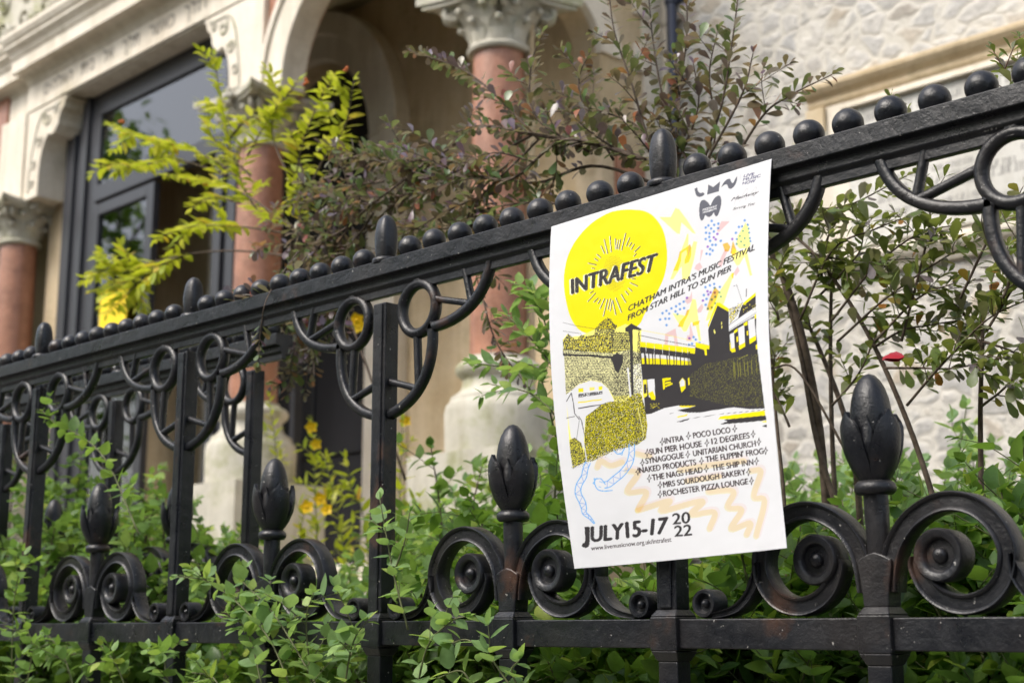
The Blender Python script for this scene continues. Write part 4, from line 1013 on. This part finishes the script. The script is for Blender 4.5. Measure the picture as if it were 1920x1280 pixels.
# purple barberry whose boughs arch behind and over the railing
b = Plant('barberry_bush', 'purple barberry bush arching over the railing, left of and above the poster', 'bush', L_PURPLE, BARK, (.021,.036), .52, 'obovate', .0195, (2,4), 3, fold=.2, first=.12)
b.limb(pp((1560,1150,.62),(1530,760,.6),(1450,480,.55),(1330,380,.5),(1180,288,.45),(1000,252,.42),(905,236,.45),(840,252,.5)), .0085, .002, 9, (.08,.22), .42, up=.5)
b.limb(pp((1210,300,.45),(1060,262,.42),(960,335,.40),(860,330,.42),(740,385,.45),(690,430,.46)), .0045, .0016, 7, (.08,.2), .15)
b.limb(pp((1340,395,.5),(1130,312,.48),(1010,342,.46),(930,330,.46),(800,300,.5),(690,270,.52)), .004, .0014, 7, (.08,.2), .3)
b.limb(pp((1000,252,.42),(900,300,.42),(760,300,.45),(670,305,.48),(620,330,.5)), .0035, .0013, 7, (.07,.18), .2)
for P, tw in (([(1270,330,.5),(1272,200,.5),(1288,60,.52),(1284,-40,.53)],4), ([(1310,330,.5),(1352,200,.5),(1374,70,.5),(1388,-40,.5)],2), ([(1320,310,.48),(1390,180,.48),(1412,100,.48)],1), ([(1225,300,.46),(1185,160,.46),(1152,60,.46),(1140,-30,.47)],4),
              ([(1110,288,.44),(1005,220,.42),(995,130,.42),(1016,62,.42)],3), ([(1010,262,.42),(940,190,.44),(870,132,.46),(768,95,.48)],2), ([(1360,330,.5),(1428,220,.5),(1480,180,.5),(1560,140,.5)],2), ([(1300,330,.5),(1250,210,.5),(1226,90,.52),(1215,-20,.53)],4),
              ([(1150,300,.46),(1100,210,.46),(1085,150,.46),(1110,90,.47)],3), ([(1240,330,.48),(1200,240,.5),(1100,200,.5),(1040,170,.5)],4), ([(1300,360,.5),(1340,260,.5),(1330,140,.5),(1345,60,.5)],2), ([(1180,310,.5),(1130,240,.52),(1060,210,.52),(960,215,.54)],4), ([(1250,340,.5),(1290,260,.5),(1310,190,.5),(1300,120,.5)],3)):
    b.limb(pp(*P), .003, .0011, tw, (.06,.15), .12, up=.4)
for P, tw in (([(900,330,.42),(800,330,.42),(700,290,.45),(640,300,.47)],5), ([(850,345,.42),(740,370,.44),(640,400,.46),(570,480,.48)],6), ([(760,335,.42),(660,420,.44),(590,540,.46),(545,690,.48)],6), ([(720,340,.45),(640,350,.47),(580,360,.5)],4), ([(640,420,.44),(600,560,.46),(570,740,.48)],5), ([(700,400,.44),(640,500,.46),(610,640,.47)],4),
              ([(980,400,.42),(900,420,.42),(800,430,.44),(700,420,.46)],6), ([(1120,400,.42),(1020,380,.42),(920,390,.42),(850,420,.42)],4), ([(930,360,.42),(850,390,.42),(760,440,.44),(690,480,.45)],5), ([(840,280,.45),(770,330,.45),(720,400,.46)],4), ([(960,300,.42),(900,360,.42),(880,420,.42)],3), ([(620,420,.47),(560,440,.48),(520,520,.49)],3)):
    b.limb(pp(*P), .003, .0011, tw, (.07,.17), .10, sub=1, up=.05)
b.limb(pp((905,560,.42),(930,640,.40),(985,720,.38)), .002, .001, 3, (.04,.08), .1); b.limb(pp((1010,262,.42),(880,400,.41),(890,500,.41),(905,560,.42)), .0025, .0012, 3, (.05,.10), .3)
for P, tw in (([(690,430,.46),(620,520,.44),(560,620,.42),(540,740,.42)],8), ([(660,420,.44),(590,470,.42),(540,560,.40),(505,650,.40)],7), ([(640,450,.44),(600,600,.44),(585,700,.44)],6), ([(700,360,.45),(620,380,.46),(560,430,.46)],6)):
    b.limb(pp(*P), .0026, .001, tw, (.05,.12), .15, up=0)
b.limb(pp((575,480,.30),(520,545,.02),(450,560,.0),(405,572,.01)), .0018, .0008, 2, (.03,.06), .35); b.limb(pp((560,470,.3),(506,548,-.03),(490,610,-.04),(484,680,-.03)), .0016, .0008, 0, (.03,.06), .9)
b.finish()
# barberry with bare brown stems right of the poster
b = Plant('barberry_bush', 'olive barberry with bare brown stems and one crimson leaf, right of the poster', 'bush', L_OLIVE, BARK, (.021,.037), .55, 'obovate', .019, (2,4), 5, fold=.2, first=.12)
for P, r in (([(1640,1160,.62),(1540,860,.6),(1500,660,.58),(1452,470,.55),(1420,380,.55)],.0065), ([(1580,1160,.66),(1560,820,.66),(1558,560,.62),(1570,470,.6)],.006), ([(1800,1160,.62),(1740,900,.6),(1640,650,.55),(1530,480,.5),(1440,410,.5)],.006), ([(1620,1160,.75),(1600,850,.7),(1530,640,.65),(1480,560,.62)],.008), ([(1845,1160,.6),(1838,800,.58),(1842,640,.55),(1838,555,.55)],.0055), ([(1480,1160,.5),(1470,940,.5),(1455,780,.5),(1440,600,.5)],.0045)):
    b.limb(pp(*P), r, .002, 3, (.05,.12), .74, up=.3)
for P, tw in (([(1530,560,.52),(1570,520,.52),(1612,470,.52),(1620,410,.52)],4), ([(1500,470,.52),(1590,490,.52),(1660,500,.52)],4), ([(1570,640,.52),(1660,560,.5),(1760,490,.5),(1850,440,.5)],4), ([(1560,600,.5),(1640,500,.5),(1720,440,.5),(1800,420,.5)],4), ([(1640,650,.55),(1690,620,.54),(1740,610,.54),(1800,600,.54)],2),
              ([(1660,690,.55),(1720,690,.52),(1790,690,.5),(1880,670,.5)],3), ([(1842,650,.55),(1800,580,.55),(1770,560,.55)],2), ([(1842,640,.55),(1900,660,.55),(1960,700,.55)],3), ([(1850,620,.5),(1900,540,.5),(1950,470,.5)],4), ([(1690,640,.5),(1740,440,.5),(1740,380,.5),(1725,330,.5)],3),
              ([(1440,470,.5),(1500,400,.5),(1590,385,.5),(1700,330,.5)],1), ([(1455,470,.52),(1470,420,.52),(1500,400,.52)],3), ([(1460,600,.5),(1450,540,.5),(1470,480,.5)],3), ([(1540,520,.5),(1550,450,.5),(1580,400,.5)],3), ([(1800,560,.5),(1870,420,.5),(1930,380,.5)],3), ([(1880,560,.45),(1905,500,.45),(1940,420,.45)],3)):
    b.limb(pp(*P), .0025, .001, tw, (.05,.11), .15, up=.2)
for P, tw in (([(1480,800,.5),(1450,720,.5),(1455,650,.5)],2), ([(1700,760,.5),(1760,690,.5),(1850,600,.5),(1930,560,.5)],3), ([(1560,760,.55),(1610,700,.55),(1650,610,.55)],2), ([(1842,760,.55),(1890,720,.5),(1950,640,.5)],3), ([(1500,600,.5),(1560,470,.48),(1640,430,.48),(1690,410,.48)],3), ([(1640,640,.5),(1720,560,.5),(1790,530,.5)],3)): b.limb(pp(*P), .0025, .001, tw, (.05,.12), .15, up=.2)
b.limb(pp((1600,870,.55),(1500,700,.5),(1446,690,.48),(1380,700,.46)), .0025, .0014, 0, f0=.97); b.finish()
hb = MB(); c = at(1683,670,.44)
Plant_leaf = Plant('x','','',REDL,BARK, shape='ovate', rng=2); 
for k in range(3): Plant_leaf.leaf(c+np.array([.012,.0,.0]), np.array([-.75,-.6,.0])+NR.normal(0,.08,3), np.array([.6,-.5,.5])+NR.normal(0,.1,3), .034)
b.extra('red_leaf', Plant_leaf.lv, REDL)
# sprig over the slab, top right
b = Plant('barberry_sprig', 'upright barberry sprig behind the ball cresting in the top right corner', 'bush', L_OLIVE, STEMR, (.018,.030), .5, 'obovate', .016, (2,4), 8, fold=.2, first=.05)
for P, tw in (([(1990,300,.35),(1925,205,.35),(1888,140,.35),(1862,95,.35)],3), ([(1935,215,.35),(1925,140,.35),(1912,70,.35)],2), ([(1990,320,.3),(1955,250,.3),(1935,180,.3)],3)): b.limb(pp(*P), .0022, .001, tw, (.04,.08), .1)
for x, y in ((1672,205),(1690,215)):
    b.limb(pp((1730,300,.4),(x+15,y+25,.4),(x,y-20,.4)), .0015, .0008, 0, f0=.55)
b.finish()
# bright lime bush in front of the glazed doors
b = Plant('lime_bush', 'lime yellow-green leafy bush with orange bud tips in front of the doors', 'bush', L_LIME, BARK, (.042,.064), .38, 'lance', .023, 2, 9, fold=.3, flat=True, lean=.5, bend=.25, first=.25)
LIME = [([(760,900,1.0),(640,560,.95),(555,430,.92),(480,392,.92),(440,300,.92),(412,170,.9),(402,105,.9)],5,.55), ([(640,560,.95),(560,400,.95),(560,300,.95),(590,210,.95),(628,140,.95)],5,.4), ([(560,400,.95),(600,310,.95),(645,240,.95),(664,150,.95)],3,.4), ([(480,392,.92),(430,320,.92),(340,275,.9),(260,255,.9),(205,232,.9)],5,.35),
        ([(430,330,.92),(330,300,.9),(250,312,.9),(188,302,.9)],3,.35), ([(555,430,.92),(450,360,.9),(380,340,.9),(310,330,.88)],2,.4), ([(555,440,.92),(450,425,.9),(360,425,.88),(292,448,.88)],3,.35), ([(545,480,.92),(440,470,.9),(340,480,.88),(260,520,.86),(178,548,.86)],4,.5), ([(340,480,.88),(270,495,.88),(210,500,.86),(175,520,.86)],4,.3), ([(300,490,.88),(250,540,.86),(200,590,.86)],4,.2), ([(290,500,.88),(240,510,.88),(200,540,.88)],4,.2),
        ([(560,300,.95),(570,340,.95),(540,390,.95),(530,395,.95)],1,.3), ([(540,330,.95),(510,250,.95),(520,180,.95),(500,130,.95)],2,.35), ([(590,260,.97),(620,280,.97),(650,290,.97)],1,.3), ([(470,330,.92),(400,260,.92),(390,200,.9)],2,.3), ([(450,380,.9),(400,370,.9),(360,390,.9)],1,.3), ([(460,300,.93),(500,230,.94),(560,150,.95)],2,.2), ([(430,260,.93),(470,220,.94),(500,240,.95)],2,.2)]
for P, tw, f0 in LIME: b.limb(pp(*P), .0038, .0013, tw, (.07,.16), f0, up=.2, sub=0)
b.finish()
for x, y in ((228,228),(284,262),(572,155),(648,128),(384,345)):
    c = at(x, y, .9); bd = MB()
    for k in range(4): bd.ball(tuple(c+NR.normal(0,.005,3)), .0052, 8, 6)
    b.extra('bud_cluster', bd, BUD)
# low flowering plant by the dark door
b = Plant('flowering_plant', 'yellow flowered plant with lime leaves before the dark inner door', 'flowering plant', L_LIME, STEMG, (.040,.060), .36, 'lance', .030, 2, 12, fold=.25, flat=False, lean=.5, first=.3)
for P, tw in (([(600,1150,1.5),(592,950,1.5),(586,790,1.5)],6), ([(560,1150,1.5),(560,1020,1.5),(575,945,1.5)],4), ([(650,1150,1.5),(640,1000,1.5),(610,860,1.5)],5), ([(500,1150,1.5),(520,900,1.5),(505,745,1.5)],3), ([(700,1150,1.5),(680,960,1.5),(640,890,1.5)],5), ([(760,1150,1.4),(750,950,1.4),(755,790,1.4)],4)): b.limb(pp(*P), .003, .0012, tw, (.08,.18), .25)
b.finish()
for x, y, r in ((583,800,.024),(592,832,.023),(600,935,.027),(575,950,.028),(612,955,.024),(760,788,.022),(668,600,.030),(672,612,.026),(205,655,.024)):
    c = at(x, y, 1.45 if y > 620 else 1.6); fl = MB(); n = unit(EYE-c+np.array([NR.normal(0,.8),0,NR.normal(0,.6)+.5])); u = unit(np.cross(n,[0,0,1])); w = np.cross(n,u)
    if y == 655: continue
    for k in range(5):
        a = 2*math.pi*k/5; d = u*math.cos(a)+w*math.sin(a); q = np.cross(n, d)
        fl.add([c, c+d*r*.55+q*r*.42+n*.004, c+d*r+n*.010, c+d*r*.55-q*r*.42+n*.004], [(0,1,2,3)])
    fl.ball(tuple(c+n*.003), r*.22, 8, 6)
    b.extra('flower', fl, PETAL)

# green snowberry growth along the railing: bushes one can tell apart by where they stand
GREEN = [
 ('dense green bush behind the leftmost posts of the front railing', L_GREEN, 21, [(30,.55,800,.32,8),(110,.30,900,.24,8),(150,.50,780,.28,8),(60,.25,1000,.22,6)]),
 ('green bush between the second and third tall posts from the left', L_GREEN, 22, [(240,.55,810,.30,9),(270,.28,960,.22,7),(230,.7,760,.25,8),(300,.45,860,.22,8),(200,.35,930,.22,6),(330,.30,1040,.2,5)]),
 ('airy green bush around the second bud finial from the left', L_GREEN, 23, [(420,.55,890,.28,8),(470,.30,1060,.22,6),(600,.30,1110,.2,6),(440,.40,960,.25,9),(530,.45,1010,.22,8),(560,.75,980,.28,6)]),
 ('green bush just right of the tall post in mid picture', L_GREEN, 24, [(790,.55,900,.2,6),(850,.7,790,.22,7),(760,.25,1090,.18,6),(840,.28,1040,.2,6)]),
 ('tall deep green bush against the left edge of the poster', L_DEEP, 25, [(930,.5,850,.22,8),(990,.4,770,.2,9),(1015,.6,690,.12,4),(940,.28,960,.22,9),(1030,.28,800,.2,9),(1000,.25,1030,.2,7),(890,.9,860,.25,6)]),
 ('green bush under the lower edge of the poster', L_DEEP, 26, [(1130,.30,980,.25,10),(1230,.28,1010,.25,10),(1330,.28,1000,.22,9),(1180,.6,900,.3,7)]),
 ('deep green bush behind the scrolls just right of the poster', L_DEEP, 27, [(1400,.32,960,.22,10),(1480,.40,900,.24,10),(1560,.30,990,.2,9),(1600,.55,900,.25,9),(1500,.75,820,.28,7),(1640,.28,1060,.18,7)]),
 ('deep green bush behind the rightmost scroll', L_DEEP, 28, [(1720,.32,930,.2,10),(1790,.45,850,.22,10),(1850,.28,880,.18,10),(1910,.40,800,.2,10),(1960,.28,860,.18,8),(1760,.70,800,.25,8),(1880,.25,1010,.18,8)]),
 ('pale green bush low against the rubble wall, behind the right scrolls', L_FRESH, 29, [(1480,1.5,800,.38,8),(1580,2.0,770,.42,8),(1680,1.6,750,.38,8),(1790,1.9,730,.4,8),(1880,1.4,730,.35,8),(1950,1.3,720,.3,7),(1530,1.0,790,.32,10),(1650,1.1,760,.32,10),(1760,1.0,750,.32,10),(1860,.95,740,.3,10),(1460,1.1,830,.3,8),(1600,1.4,720,.35,9),(1720,1.3,700,.35,9)]),
 ('pale green bush at the foot of the second red column', L_FRESH, 30, [(800,1.7,860,.3,6),(700,1.6,980,.35,7),(930,1.6,800,.3,7),(860,2.2,880,.35,6),(990,1.3,770,.3,6),(780,1.1,930,.28,7),(700,1.2,960,.3,8),(880,1.2,850,.25,7)]),
 ('green bush in front of the leftmost column foot', L_GREEN, 31, [(60,1.3,900,.35,6),(220,1.4,930,.35,6),(380,1.3,960,.35,6),(60,.9,860,.32,9),(180,.95,850,.32,9),(300,1.0,880,.32,9),(400,1.0,930,.3,8),(500,1.1,960,.3,8),(600,1.2,990,.3,8)])]
for lab, m_, sd_, cl in GREEN:
    b = Plant('green_bush', lab, 'bush', m_, STEMG if m_ is not L_GREEN else BARK, (.030,.052), .74, 'ovate', .031, 2, sd_, 'green bushes along the railing', fold=.22, lean=.45, first=.25)
    for c in cl: b.clump(*c)
    b.finish()
# a few light shoots with round leaves that reach through the front railing
b = Plant('green_bush', 'thin pale leaved stems beside the left edge of the poster, high above the scrolls', 'bush', L_FRESH, STEMG, (.026,.042), .62, 'ovate', .028, 2, 40, 'green bushes along the railing', fold=.2, first=.1)
for P in ([(1060,900,.35),(1010,700,.33),(960,690,.33),(880,680,.34)], [(1060,760,.3),(1020,600,.3),(990,545,.3)], [(1060,720,.3),(1000,640,.3),(950,590,.3)], [(1060,800,.3),(1000,740,.3),(920,720,.3)], [(1060,640,.3),(1015,555,.3),(960,530,.32)]): b.limb(pp(*P), .0022, .001, 3, (.05,.1), .2)
b.finish()
SH = [('round leaved shoot arching before the lower rail, below the bud finial left of the poster', [([(775,1330,-.07),(800,1215,-.08),(845,1165,-.08),(872,1155,-.08)],2), ([(985,1330,-.07),(925,1240,-.09),(880,1200,-.09),(845,1205,-.09)],1), ([(1000,1330,-.06),(960,1262,-.08),(975,1235,-.08)],1), ([(900,1340,-.06),(870,1260,-.07),(820,1270,-.07)],1)]),
      ('leafy shoot clinging to the tall post in the middle of the picture', [([(765,1180,-.045),(738,1075,-.05),(722,990,-.05),(712,935,-.05)],2), ([(738,1075,-.05),(760,1010,-.05),(768,960,-.05)],1)]),
      ('leafy shoots crossing the scrolls right of the second bud finial', [([(590,1330,-.08),(574,1170,-.09),(588,1110,-.09)],3), ([(560,1330,-.08),(500,1190,-.09),(400,1095,-.08),(330,1080,-.07)],5), ([(640,1330,-.08),(660,1210,-.09),(690,1160,-.08)],3), ([(500,1330,-.08),(470,1200,-.08),(430,1130,-.08)],3), ([(620,1330,-.07),(520,1160,-.07),(455,1090,-.07)],4)]),
      ('leafy shoots in front of the lower rail at the bottom left corner', [([(40,1330,-.08),(60,1220,-.08),(45,1160,-.08)],4), ([(150,1330,-.07),(120,1230,-.08),(90,1190,-.08)],4), ([(250,1330,-.07),(220,1250,-.08),(190,1210,-.08)],4), ([(330,1330,-.08),(310,1240,-.08),(340,1200,-.08)],3), ([(20,1330,-.05),(30,1100,-.06),(70,1050,-.06)],4), ([(430,1330,-.08),(400,1270,-.09),(360,1260,-.09)],3), ([(260,1000,-.05),(190,850,-.04),(100,790,-.04),(80,770,-.04)],2)])]
for i, (lab, paths) in enumerate(SH):
    b = Plant('leafy_shoot', lab, 'shoot', L_FRESH if i != 3 else L_GREEN, STEMG, (.024,.040), .74, 'ovate', .028, 2, 50+i, None, fold=.18, lean=.4, first=.18)
    for P, tw in paths: b.limb(pp(*P), .0019, .0009, tw, (.05,.12), .12, up=.25)
    b.finish()
# low growth at the foot of the railing that reads as one mass
b = Plant('undergrowth', '', '', L_DEEP, STEMG, (.030,.050), .74, 'ovate', .033, 2, 77, fold=.25, first=.1)
for k in range(420):
    px_, Y_ = b.r.uniform(-60, 1980), b.r.uniform(.10, 1.1); P0 = at(px_, 1290, Y_); h = b.r.uniform(.02, .17)
    p = np.array([P0[0], Y_, -.32]); a = b.r.uniform(0, 6.28); e = p+np.array([.14*math.cos(a), .10*math.sin(a), .32+h-.12]); e[1] = max(e[1], .06)
    b.limb([p, p*.5+e*.5+np.array([0,0,.05]), e], .003, .001, 3, (.08,.16), .3)
s_ = MB(); s_.v = b.st.v; s_.f = b.st.f
o1 = put('undergrowth', b.lv, L_DEEP); o1['kind'] = 'stuff'
o2 = put('undergrowth_stems', b.st, STEMG, o1)
# street trees opposite: mirrored in the door glass, row added to dim front light
for (x_, y_, h_), lab in tuple(((x_, -9.3+.5*(i%2), h_), 'street tree across the road behind the camera, added for the glass reflections and to dim front light') for i, (x_, h_) in enumerate(((-37,14.0),(-32,15.5),(-27.5,11.5),(-24,8.2),(-20.5,9.0),(-14,8.0),(-8.5,9.0),(-3.5,7.6),(1.5,8.4),(6.5,8.8),(12,8.0)))):
    tr_ = thing('street_tree', lab, 'tree', (x_,y_,-1.25), 'street trees across the road'); tb = MB(); tb.tube([(0,0,0),(.05,0,h_*.3),(-.1,.1,h_*.6),(0,0,h_*.9)], [.16,.13,.09,.03], 8)
    for k in range(7): a_ = k*.9; tb.tube([(0,0,h_*(.35+.07*k)),(1.0*math.cos(a_),1.0*math.sin(a_),h_*(.45+.07*k)),(1.7*math.cos(a_),1.7*math.sin(a_),h_*(.52+.065*k))], [.06,.04,.015], 5)
    put('trunk', tb, BARK, tr_); cr_ = Plant('x','','',L_LIME,BARK,(.22,.38),.7,'ovate',rng=int(h_*10))
    for k in range(900):
        u_ = cr_.r.normal(0,1,3); u_ = unit(u_)*cr_.r.uniform(.3,1)**.5; cl_ = np.array([1.9,1.9,h_*.30])*(1+.2*math.sin(5*u_[0]+3*u_[2]))
        cr_.leaf(np.array([0,0,h_*.68])+u_*cl_, cr_.r.normal(0,1,3), np.array([cr_.r.normal(0,.5),cr_.r.normal(0,.5),1]), cr_.r.uniform(.26,.46))
    put('crown', cr_.lv, L_DEEP, tr_)
# tree whose crown just enters the top left corner
b = Plant('tree', 'bright lime green tree crown entering the top left corner', 'tree', L_LIME, BARK, (.05,.075), .5, 'ovate', .04, 2, 90, fold=.25, first=.1)
tc = at(-45,-40,2.6); b.limb([np.array([tc[0]-1.0,2.9,-.32]), np.array([tc[0]-.9,2.8,1.2]), tc+np.array([-.3,.1,-.1]), tc+np.array([.05,0,.15])], .05, .01, 0, f0=.99)
for k in range(26):
    e = tc+b.r.normal(0,.13,3); b.limb([tc+np.array([-.25,.1,0]), tc*.5+e*.5+np.array([-.1,0,.03]), e], .006, .0015, 3, (.08,.2), .3)
b.finish()
